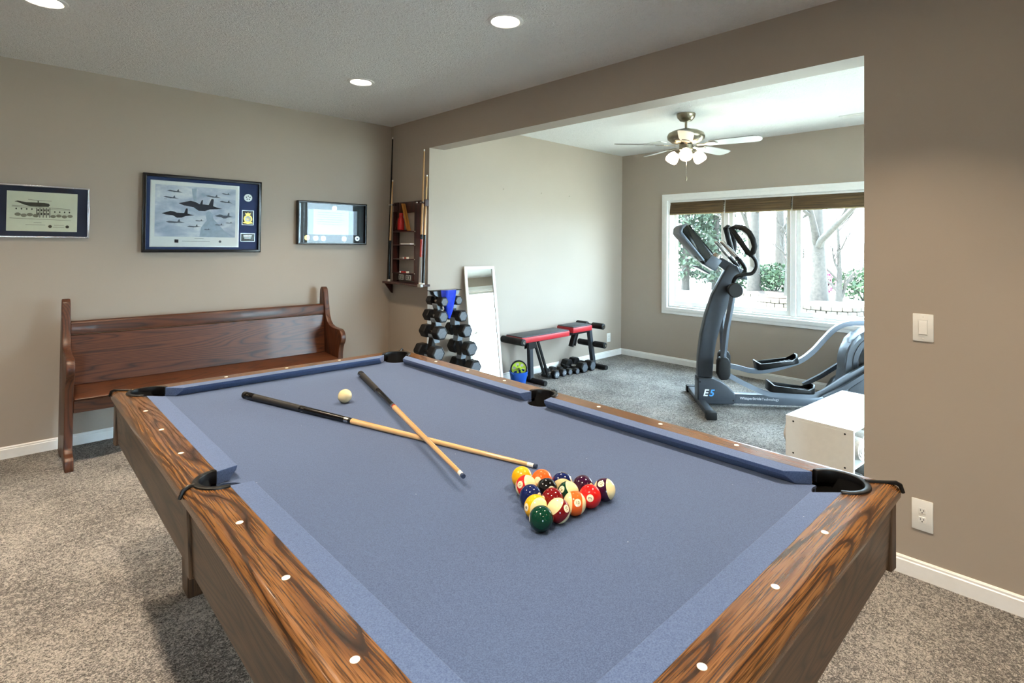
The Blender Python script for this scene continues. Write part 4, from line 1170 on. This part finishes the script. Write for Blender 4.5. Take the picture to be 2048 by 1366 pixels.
# ------------------------------------------------------------------ elliptical trainer (local x along its length, -y toward the pool room)
EL = thing('elliptical_trainer', 'grey elliptical trainer with foot pedals standing before the gym window', 'exercise machine', (1.93, -2.81, 0), math.atan2(-.7732, .6342))
def sp(name, poly, y0, y1, mat, bev=(.006, 2), par=None, smooth=35): return MB().prism(poly, 'y', y0, y1).build(name, mat, par or EL, bevel=bev, smooth=smooth)
base = sp('base_housing', [(-.335, .262), (-.335, .035), (-.31, .022), (-.02, .026), (.002, .045), (.0, .118), (-.03, .158), (-.075, .198), (-.13, .232), (-.195, .256)], -.075, .075, 'charcoal', (.012, 3))
sp('pillar', [(-.328, .258), (-.326, .44), (-.302, .65), (-.262, .83), (-.204, 1.018), (-.116, 1.194), (-.06, 1.295), (.02, 1.29), (.05, 1.228), (.018, 1.16), (-.025, 1.02), (-.055, .93), (-.108, .79), (-.16, .607), (-.186, .446), (-.198, .252)], -.05, .05, 'charcoal', (.014, 3))
MB().box(-.02, 1.02, -.045, .045, .030, .118).build('main_beam', 'steel', EL, bevel=(.008, 2), smooth=30)
fs_ = MB().box(-.335, -.265, -.40, .40, .018, .062).build('stabilizer', 'charcoal', EL, bevel=(.008, 2), smooth=30)
for s in (-1, 1):
    MB().box(-.345, -.255, s * .40 - (.07 if s < 0 else 0), s * .40 + (0 if s < 0 else .07), .0, .068).build('end_cap', 'rubber', fs_, bevel=(.010, 2), smooth=30)
for x, z in ((-.315, .225), (-.02, .065)):
    MB().lathe([(.007, 0), (.005, .002)], 12).build('bolt', 'black', base).matrix_local = Matrix.Translation((x, -.0755, z)) @ Matrix.Rotation(PI / 2, 4, 'X')
def tlabel(body, size, x, z, mat, y=-.0765, shear=0.0, align='LEFT', off=0.0, par=None):
    o = put('lettering', textmesh(body, size, mat, .0004, align, shear, off), par or EL)
    o.matrix_local = Matrix.Translation((x, y, z)) @ Matrix.Rotation(PI / 2, 4, 'X')
    return o
tlabel('E', .085, -.290, .125, 'printwhite', shear=.25, off=.002, par=base)
tlabel('5', .085, -.236, .125, 'printblue', shear=.25, off=.002, par=base)
tlabel('WhisperStride', .032, .045, .082, 'printwhite', y=-.0462, off=.0006)
tlabel('Technology', .032, .236, .080, 'printwhite', y=-.0462)
# head: neck, holder block, console
sp('neck', [(-.165, 1.345), (-.115, 1.36), (.10, 1.24), (.115, 1.16), (.03, 1.165), (-.16, 1.295)], -.035, .035, 'charcoal', (.008, 2))
hb = sp('bottle_holder', [(-.290, 1.300), (-.185, 1.235), (-.125, 1.335), (-.225, 1.395)], -.085, .085, 'steel', (.010, 3))
MB().lathe([(.042, 0), (.042, .05), (.036, .055)], 20, (0, 0, 0)).build('cup_rim', 'chrome', hb).matrix_local = Matrix.Translation((-.165, 0, 1.345)) @ Matrix.Rotation(.5, 4, 'Y')
con = sp('console', [(-.515, 1.585), (-.513, 1.625), (-.478, 1.655), (-.440, 1.655), (-.225, 1.395), (-.285, 1.318), (-.318, 1.345)], -.17, .17, 'screen', (.010, 3))
sp('console_shell', [(-.526, 1.580), (-.523, 1.632), (-.484, 1.664), (-.452, 1.664), (-.470, 1.642), (-.494, 1.618), (-.496, 1.590), (-.300, 1.342), (-.312, 1.328), (-.328, 1.338)], -.176, .176, 'steel', (.006, 2), con)
scr = MB().box(-.02, .325, -.162, .162, 0, .006).build('screen', 'screen', con, bevel=(.001, 1), smooth=0)
vd = Vector((.215, 0, -.26)).normalized()
scr.matrix_local = Matrix.Translation((-.426, 0, 1.640)) @ Matrix((vd, Vector((0, 1, 0)), vd.cross(Vector((0, 1, 0))))).transposed().to_4x4()
sp('console_bracket', [(-.36, 1.37), (-.29, 1.30), (-.25, 1.31), (-.22, 1.36), (-.27, 1.40)], -.06, .06, 'black', (.006, 2))
sp('tray', [(-.36, 1.272), (-.24, 1.208), (-.235, 1.222), (-.355, 1.288)], -.12, .12, 'charcoal', (.004, 1))
def smooth_path(pts, n=6):
    pts = [Vector(p) for p in pts]; out_ = []
    for i in range(len(pts) - 1):
        p0, p1, p2, p3 = pts[max(i - 1, 0)], pts[i], pts[i + 1], pts[min(i + 2, len(pts) - 1)]
        for k in range(n):
            t = k / n
            out_.append(.5 * ((2 * p1) + (-p0 + p2) * t + (2 * p0 - 5 * p1 + 4 * p2 - p3) * t * t + (-p0 + 3 * p1 - 3 * p2 + p3) * t ** 3))
    out_.append(pts[-1]); return out_
# fixed grips: one either side of the neck
for s in (-1, 1):
    g = [(.055, s * .03, 1.19), (.072, s * .10, 1.255), (.030, s * .13, 1.325), (-.035, s * .12, 1.392), (-.13, s * .10, 1.50)]
    gr = MB().tube(smooth_path(g), .018, 14).build('fixed_grip', 'black', EL)
    MB().tube([(-.015, s * .1245, 1.372), (-.13, s * .10, 1.502), (-.150, s * .096, 1.505)], [.0195, .020, .010], 14).build('pulse_pad', 'chrome', gr)
# swing arms with loop handles, joint covers, pedal bars and pedals on both sides
for s, ph in ((-1, 0), (1, 1)):
    y = .16 * s
    dx = 0.0 if s < 0 else .085
    pv = MB().lathe([(.058, -.018), (.066, -.010), (.066, .010), (.058, .018)], 28).build('pivot_cap', 'black', EL, smooth=30)
    pv.matrix_local = Matrix.Translation((-.038, y + .03 * s, 1.075)) @ Matrix.Rotation(PI / 2, 4, 'X')
    MB().tube([(-.038, .045 * s, 1.075), (-.038, y + .02 * s, 1.075)], .045, 20).build('pivot_sleeve', 'charcoal', EL)
    low = [(-.045, y, 1.05), (-.055, y, 1.0), (-.106 + dx * .5, y, .715), (-.136 + dx, y, .44)]
    MB().tube(low, .030, 4, up=(0, 1, 0)).build('swing_arm', 'steel', EL, bevel=(.006, 2), smooth=30)
    hp = [(-.045, y, 1.08), (-.050, y + .01 * s, 1.145), (-.024, y + .03 * s, 1.199), (.042, y + .04 * s, 1.218), (.098, y + .05 * s, 1.230), (.130, y + .06 * s, 1.281), (.127, y + .06 * s, 1.338), (.090, y + .06 * s, 1.392)]
    if s > 0: hp = [(x - .035 * max(0, min(1, (z - 1.1) / .3)), yy, z) for x, yy, z in hp]
    MB().tube(smooth_path(hp, 5), .0165, 12).build('handle_tube', 'black', EL)
    lp = [(-.092, 1.640), (-.04, 1.645), (.02, 1.630), (.070, 1.588), (.104, 1.525), (.118, 1.465), (.105, 1.42), (.082, 1.395), (.058, 1.415), (.018, 1.475), (-.035, 1.555)]
    sh_ = .035 if s > 0 else 0.0
    MB().tube([Vector((.085 + (x - .085) * .68 - sh_, y + .06 * s + s * (x - .085) * 1.1, z)) for x, z in lp], .025, 12, closed=True).build('loop_handle', 'rubber', EL)
    jx = dx
    jc = sp('joint_cover', [(-.185 + jx, .44), (-.165 + jx, .475), (-.10 + jx, .475), (-.080 + jx, .44), (-.078 + jx, .32), (-.10 + jx, .280), (-.165 + jx, .275), (-.188 + jx, .33)], y - .05, y + .045, 'rubber', (.014, 3))
    if s < 0:
        pb = [(-.12, y, .345), (-.06, y, .300), (.06, y, .238), (.20, y, .178), (.30, y, .156), (.45, y, .155), (.62, y, .160), (.70, y, .180), (.80, y, .245), (.92, y, .330), (1.10, y, .445)]
        px_, pz, pt = .44, .195, .02
    else:
        pb = [(-.03, y, .335), (.08, y, .318), (.19, y, .292), (.30, y, .292), (.40, y, .312), (.54, y, .358), (.66, y, .408), (.77, y, .500), (.86, y, .605), (.95, y, .700), (1.06, y, .755), (1.22, y, .768)]
        px_, pz, pt = .45, .345, -.22
    MB().tube(smooth_path(pb, 4), .030, 4, up=(0, .7, .7)).build('pedal_bar', 'steel', EL, bevel=None, smooth=30)
    pm = Matrix.Translation((px_, y - .02 * -s, pz)) @ Matrix.Rotation(pt, 4, 'Y')
    outl = [(-.20, -.05), (-.17, -.078), (.12, -.085), (.17, -.07), (.19, -.03), (.19, .03), (.17, .07), (.12, .085), (-.17, .078), (-.20, .05)]
    ped = MB().prism(outl, 'z', 0, .018).build('foot_pedal', 'rubber', EL, bevel=(.004, 1), smooth=30)
    ped.matrix_local = pm
    inn = [(x * .93, yy * .90) for x, yy in outl]
    n_ = len(outl)
    hts = [.085, .06, .035, .055, .075, .075, .055, .035, .06, .085]
    vs = [(x, yy, .004) for x, yy in outl] + [(x, yy, hts[i]) for i, (x, yy) in enumerate(outl)] + [(x, yy, hts[i]) for i, (x, yy) in enumerate(inn)] + [(x, yy, .016) for x, yy in inn]
    fs = [(r * n_ + k, r * n_ + (k + 1) % n_, ((r + 1) % 4) * n_ + (k + 1) % n_, ((r + 1) % 4) * n_ + k) for r in range(4) for k in range(n_)]
    MB().add(vs, fs).build('pedal_rim', 'black', ped, smooth=50)
    for k in range(7):
        MB().box(-.12 + .04 * k, -.11 + .04 * k, -.06, .06, .018, .022).build('tread', 'castiron', ped, smooth=0)
# rear flywheel housing, crank disc and guide rails
fl = MB().lathe([(.30, -.09), (.335, -.07), (.335, .07), (.30, .09)], 40).build('flywheel_housing', 'steel', EL, smooth=30)
fl.matrix_local = Matrix.Translation((1.27, 0, .43)) @ Matrix.Rotation(PI / 2, 4, 'X')
for s in (-1, 1):
    dsk = MB().lathe([(.245, 0), (.255, .006), (.235, .012), (.05, .016)], 36).build('crank_disc', 'black', EL, smooth=30)
    dsk.matrix_local = Matrix.Translation((1.30, s * .09, .43)) @ Matrix.Rotation(PI / 2 if s < 0 else -PI / 2, 4, 'X')
    MB().arc_ring((0, 0), .26, .295, 0, 2 * PI, 0, .012, 36).build('guard_ring', 'charcoal', EL, smooth=30).matrix_local = Matrix.Translation((1.29, s * .088, .43)) @ Matrix.Rotation(PI / 2 if s < 0 else -PI / 2, 4, 'X')
sp('rear_cowl', [(.90, .10), (.93, .30), (.955, .52), (1.0, .64), (1.06, .70), (1.10, .62), (1.04, .50), (1.02, .30), (1.02, .10)], -.085, .085, 'steel', (.008, 2))
for s in (-1, 1):
    MB().tube([(.70, s * .225, .16), (.86, s * .225, .25), (1.12, s * .225, .43), (1.40, s * .225, .46)], .026, 4, up=(0, .7, .7)).build('guide_rail', 'charcoal', EL, smooth=30)
    sp('side_shroud', [(.82, .05), (.93, .24), (1.14, .40), (1.45, .40), (1.50, .05)], s * .10, s * .19, 'charcoal', (.008, 2))
MB().box(1.0, 1.60, -.05, .05, .03, .118).build('rear_beam', 'steel', EL, bevel=(.008, 2), smooth=30)
rs_ = MB().box(1.52, 1.59, -.32, .32, .018, .062).build('rear_stabilizer', 'charcoal', EL, bevel=(.008, 2), smooth=30)
for s in (-1, 1):
    MB().box(1.51, 1.60, min(s * .30, s * .36), max(s * .30, s * .36), 0, .068).build('end_cap', 'rubber', rs_, bevel=(.008, 2), smooth=30)

# ------------------------------------------------------------------ white towel bench
CB = thing('storage_bench', 'low white laminate storage unit holding rolled towels just inside the doorway', 'storage unit', (.482, -3.79, 0), math.radians(-4.5) )
CW, CD_, CH = .372, .88, .45
def cb(name, x0, x1, y0, y1, z0, z1, par=None): return MB().box(x0, x1, y0, y1, z0, z1).build(name, 'white', par or CB, bevel=(.0015, 1), smooth=0)
e1 = cb('end_panel', 0, .016, -CW, 0, 0, CH - .016)
cb('end_panel', CD_ - .016, CD_, -CW, 0, 0, CH - .016)
cb('top_panel', 0, CD_, -CW, 0, CH - .016, CH)
cb('shelf', .016, CD_ - .016, -CW + .004, -.004, .225, .241)
cb('bottom_panel', .016, CD_ - .016, -CW + .004, -.004, .03, .046)
cb('divider', CD_ / 2 - .008, CD_ / 2 + .008, -CW + .004, -.004, .241, CH - .016)
for y in (-.045, -CW + .045):
    for z in (CH - .030, .233):
        MB().lathe([(.0055, 0), (.0045, .0015)], 10).build('screw_cap', 'black', e1).matrix_local = Matrix.Translation((-.0002, y, z)) @ Matrix.Rotation(-PI / 2, 4, 'Y')
CBM = Matrix.Translation((.482, -3.79, 0)) @ Matrix.Rotation(math.radians(-4.5), 4, 'Z')
def towel(label, x, z, r, y0, y1, mat, sq=.8):
    n = 22
    pts, L_ = [], []
    vs, fs = [], []
    m_ = 9
    for i in range(m_):
        f = i / (m_ - 1); y = y0 + (y1 - y0) * f
        e = 1 if 0 < i < m_ - 1 else .90
        for k in range(n):
            a = 2 * PI * k / n
            rr = r * e * (1 + .06 * math.sin(3 * a + f * 3) + .03 * math.sin(7 * a + 5 * f))
            vs.append((x + rr * math.cos(a), y, z + rr * sq * math.sin(a)))
    for i in range(m_ - 1):
        for k in range(n): fs.append((i * n + k, i * n + (k + 1) % n, (i + 1) * n + (k + 1) % n, (i + 1) * n + k))
    fs += [tuple(range(n))[::-1], tuple(range((m_ - 1) * n, m_ * n))]
    t = thing('rolled_towel', label, 'towel', (0, 0, 0), 0, 'towels in the white storage unit')
    t.matrix_world = CBM
    o = MB().add(vs, fs).build('roll', mat, t, smooth=60)
    # spiral edge seen at the roll end
    sp2 = []
    for k in range(40):
        a = k * .38; rr = r * .85 * (1 - k / 46)
        sp2.append((x + rr * math.cos(a), y0 - .001, z + rr * sq * math.sin(a)))
    MB().tube(sp2, .004, 6).build('rolled_edge', mat, o)
    return t
towel('white rolled towel nearest the end panel on the upper shelf', .105, .325, .078, -CW - .01, .028, 'towel')
towel('white rolled towel second along the upper shelf', .262, .325, .076, -CW + .02, .02, 'towel')
towel('white rolled towel at the end of the upper shelf beside the divider', .372, .300, .050, -CW + .01, -.02, 'towel')
towel('grey rolled towel on the lower shelf behind the end panel', .115, .118, .080, -CW + .01, -.01, 'towelgrey')
towel('grey rolled towel second along the lower shelf', .290, .118, .080, -CW + .02, -.01, 'towelgrey')

# ------------------------------------------------------------------ outdoors
G = -.15
lawn = tag(MB().box(-60, 70, -60, 60, G - .3, G).build('lawn', 'lawn', smooth=0), kind='structure')
def branchy(t, base, h, r, seed, levels=4, spread=.55, lean=(0, 0), first=.35, limbs=7, leaf=None, leafn=0, name='branch'):
    rnd = random.Random(seed)
    base = Vector(base)
    n = 9
    pts, rad = [], []
    for i in range(n):
        f = i / (n - 1)
        pts.append(base + Vector((lean[0] * f * h + .04 * h * math.sin(3 * f + seed) * f * .5, lean[1] * f * h + .03 * h * math.sin(4 * f + seed * 2) * f * .5, f * h)))
        rad.append(r * (1.25 - .25 * min(1, f * 6)) * (1 - .72 * f))
    MB().tube(pts, rad, 10).build('trunk', 'bark', t, smooth=60)
    tips = []
    def grow(mb, p, d, ln, rr, lev):
        k = 5
        q = [p]; rads = [rr]
        dd = d.copy()
        for i in range(k):
            dd = (dd + Vector((rnd.uniform(-1, 1), rnd.uniform(-1, 1), rnd.uniform(-.35, .55))) * .22).normalized()
            q.append(q[-1] + dd * ln / k); rads.append(rr * (1 - .62 * (i + 1) / k))
        mb.tube(q, rads, 6 if lev < 2 else 4)
        tips.append(q[-1]); tips.append(q[3])
        if lev < levels:
            for _ in range(3 if lev < 3 else 2):
                i = rnd.randint(2, k)
                nd = (dd + Vector((rnd.uniform(-1, 1), rnd.uniform(-1, 1), rnd.uniform(-.3, .8))) * .85).normalized()
                grow(mb, q[i], nd, ln * rnd.uniform(.5, .72), rads[i] * .75, lev + 1)
    for j in range(limbs):
        f = first + (1 - first) * j / limbs + rnd.uniform(0, .06)
        i = min(n - 1, int(f * (n - 1)))
        a = rnd.uniform(0, 2 * PI) + j * 2.4
        d = Vector((math.cos(a), math.sin(a), spread + rnd.uniform(-.2, .3))).normalized()
        mb = MB()
        grow(mb, pts[i], d, h * (.42 - .12 * f) * rnd.uniform(.8, 1.15), rad[i] * .62, 1)
        tag(mb.build(name, 'bark', t, smooth=60), kind='stuff')
    if leaf and leafn:
        vs, fs = [], []
        for _ in range(leafn):
            c = rnd.choice(tips) + Vector((rnd.gauss(0, .14), rnd.gauss(0, .14), rnd.gauss(0, .14)))
            add_leaf(vs, fs, c, rnd.uniform(.02, .05), rnd)
        tag(MB().add(vs, fs).build('leaves', leaf, t, smooth=0), kind='stuff')
def add_leaf(vs, fs, c, s, rnd):
    a = Vector((rnd.gauss(0, 1), rnd.gauss(0, 1), rnd.gauss(0, 1))).normalized()
    b = a.cross(Vector((rnd.gauss(0, 1), rnd.gauss(0, 1), rnd.gauss(0, 1)))).normalized()
    o = len(vs)
    vs += [c - a * s, c + b * s * .5, c + a * s, c - b * s * .5]
    fs.append((o, o + 1, o + 2, o + 3))
def tree(label, base, h, r, seed, **k):
    t = thing('yard_tree', label, 'tree', base, 0, 'trees in the yard')
    branchy(t, (0, 0, 0), h, r, seed, **k)
    return t
tree('big bare tree rising from the nearer stone ring outside the window', (12.40, -.34, G), 6.5, .21, 3, limbs=8, first=.25, leaf='leafgreen', leafn=500)
tree('bare tree in the yard seen behind the machine handles', (15.5, 2.64, G), 7.5, .20, 11, limbs=8, first=.22, leaf='leafgreen', leafn=500)
tree('slim bare sapling in the yard between the two larger trees', (15.1, 1.41, G), 2.6, .09, 5, limbs=7, first=.2, spread=1.2)
tree('many-stemmed bare shrub tree right of the big trunk', (15.0, -.10, G), 2.4, .09, 8, limbs=8, first=.08, spread=1.3)
tree('tall pale tree far back behind the middle window unit', (22., 4.2, G), 9, .22, 21, limbs=8, first=.25, leaf='leafgreen', leafn=900)
tree('bare tree beyond the gym end window, seen mirrored in the coin display', (2.6, -15., G), 7, .2, 33, limbs=8, first=.2, leaf='leafgreen', leafn=400)
tree('tall pale tree far back behind the right window unit', (24., 1.2, G), 10, .24, 27, limbs=8, first=.25, leaf='leafgreen', leafn=900)
def conifer(label, base, h, w_, seed):
    t = thing('pine_tree', label, 'tree', base, 0, 'trees in the yard')
    rnd = random.Random(seed)
    MB().tube([(0, 0, 0), (.05, 0, h * .5), (0, .05, h)], [.16, .10, .03], 8).build('trunk', 'bark', t)
    vs, fs = [], []
    for lev in range(16):
        f = lev / 15; z = h * (.10 + .9 * f); rr = w_ * (1 - f * .8)
        for _ in range(9):
            a = rnd.uniform(0, 2 * PI); ln = rr * rnd.uniform(.5, 1.1)
            p = Vector((0, 0, z)); d = Vector((math.cos(a), math.sin(a), -.12))
            for _k in range(30):
                q = p + d * ln * (rnd.random() ** .6) + Vector((rnd.gauss(0, .13), rnd.gauss(0, .13), rnd.gauss(0, .11)))
                add_leaf(vs, fs, q, rnd.uniform(.06, .13), rnd)
    tag(MB().add(vs, fs).build('foliage', 'pine', t, smooth=0), kind='stuff')
conifer('dark green pine at the left edge of the window view', (15.6, 5.25, G), 6.5, 1.5, 2)
conifer('green pine second from the left of the window view', (16.6, 4.55, G), 7.0, 1.5, 4)
tree('bare tree right of the window view, mostly hidden by the doorway wall', (15.5, -4.2, G), 6.5, .18, 41, limbs=8, first=.22, leaf='leafgreen', leafn=400)
conifer('dense pine far right of the yard beyond the doorway wall', (18.5, -6.0, G), 7.0, 1.6, 12)
conifer('distant green pine behind the machine console', (21., 7.0, G), 8.0, 2.2, 6)
def shrub(label, base, rx, rz, n, leaf, seed):
    t = thing('garden_shrub', label, 'shrub', base, 0, 'shrubs in the yard')
    rnd = random.Random(seed)
    vs, fs = [], []
    for _ in range(n):
        u = Vector((rnd.gauss(0, 1), rnd.gauss(0, 1), rnd.gauss(0, 1))).normalized() * (rnd.random() ** .4)
        add_leaf(vs, fs, Vector((u.x * rx, u.y * rx, rz + u.z * rz)), rnd.uniform(.05, .10), rnd)
    for k in range(5):
        a = k * 1.3
        MB().tube([(0, 0, 0), (rx * .4 * math.cos(a), rx * .4 * math.sin(a), rz), (rx * .6 * math.cos(a), rx * .6 * math.sin(a), rz * 1.6)], [.03, .02, .008], 6).build('stem', 'bark', t)
    tag(MB().add(vs, fs).build('foliage', leaf, t, smooth=0), kind='stuff')
shrub('dark green shrub beside the sapling in the yard', (16.1, 2.16, G), .75, .55, 900, 'shrub', 1)
shrub('green shrub at the right of the window view behind the stone ring', (16.2, -.45, G), .9, .5, 900, 'shrub', 2)
shrub('pink flowering shrub behind the big trunk', (17.5, 1.05, G), .45, .45, 350, 'pinkflower', 3)
shrub('tall green shrub at the right edge of the window view', (18.5, -1.2, G), 1.2, 1.8, 1500, 'shrub', 4)
shrub('low green shrub under the pines', (17.8, 3.6, G), 1.1, .5, 900, 'shrub', 5)
shrub('green shrub by the far right bare tree', (16.2, -3.2, G), .9, .6, 800, 'shrub', 6)
# stone planting rings, each stone its own piece
def stone_ring(label, c, r, rows_, n, seed):
    t = thing('stone_ring', label, 'planter', (c[0], c[1], G), 0, 'stone rings in the lawn')
    rnd = random.Random(seed)
    vars_ = []
    for k in range(4):
        a, h_, w_ = PI / n * .94, .115, .16
        vs = []
        for z in (0, h_ * rnd.uniform(.92, 1)):
            for rr in (r - w_, r + rnd.uniform(0, .03)):
                for s in (-a, a):
                    vs.append((rr * math.cos(s), rr * math.sin(s), z))
        vars_.append(MB().add(vs, [(0, 1, 3, 2), (4, 6, 7, 5), (0, 4, 5, 1), (2, 3, 7, 6), (0, 2, 6, 4), (1, 5, 7, 3)]).mesh('stone', 'stone', bevel=(.015, 1), smooth=0))
    for row in range(rows_):
        for k in range(n):
            o = put('stone', vars_[rnd.randint(0, 3)], t)
            o.rotation_euler = (0, 0, 2 * PI * (k + .5 * (row % 2)) / n + rnd.uniform(-.01, .01))
            o.location = (0, 0, row * .117)
    MB().lathe([(r - .14, 0), (r - .14, rows_ * .10), (.4, rows_ * .10 + .06)], 30).build('soil_bed', 'soil', t)
stone_ring('stone planting ring around the big bare tree, nearest the window', (12.0, -.75), .80, 2, 22, 1)
stone_ring('smaller stone ring left of the big tree', (12.6, .75), .55, 2, 16, 2)
stone_ring('distant low stone ring around the tree behind the machine', (15.7, 2.30), .95, 1, 22, 3)
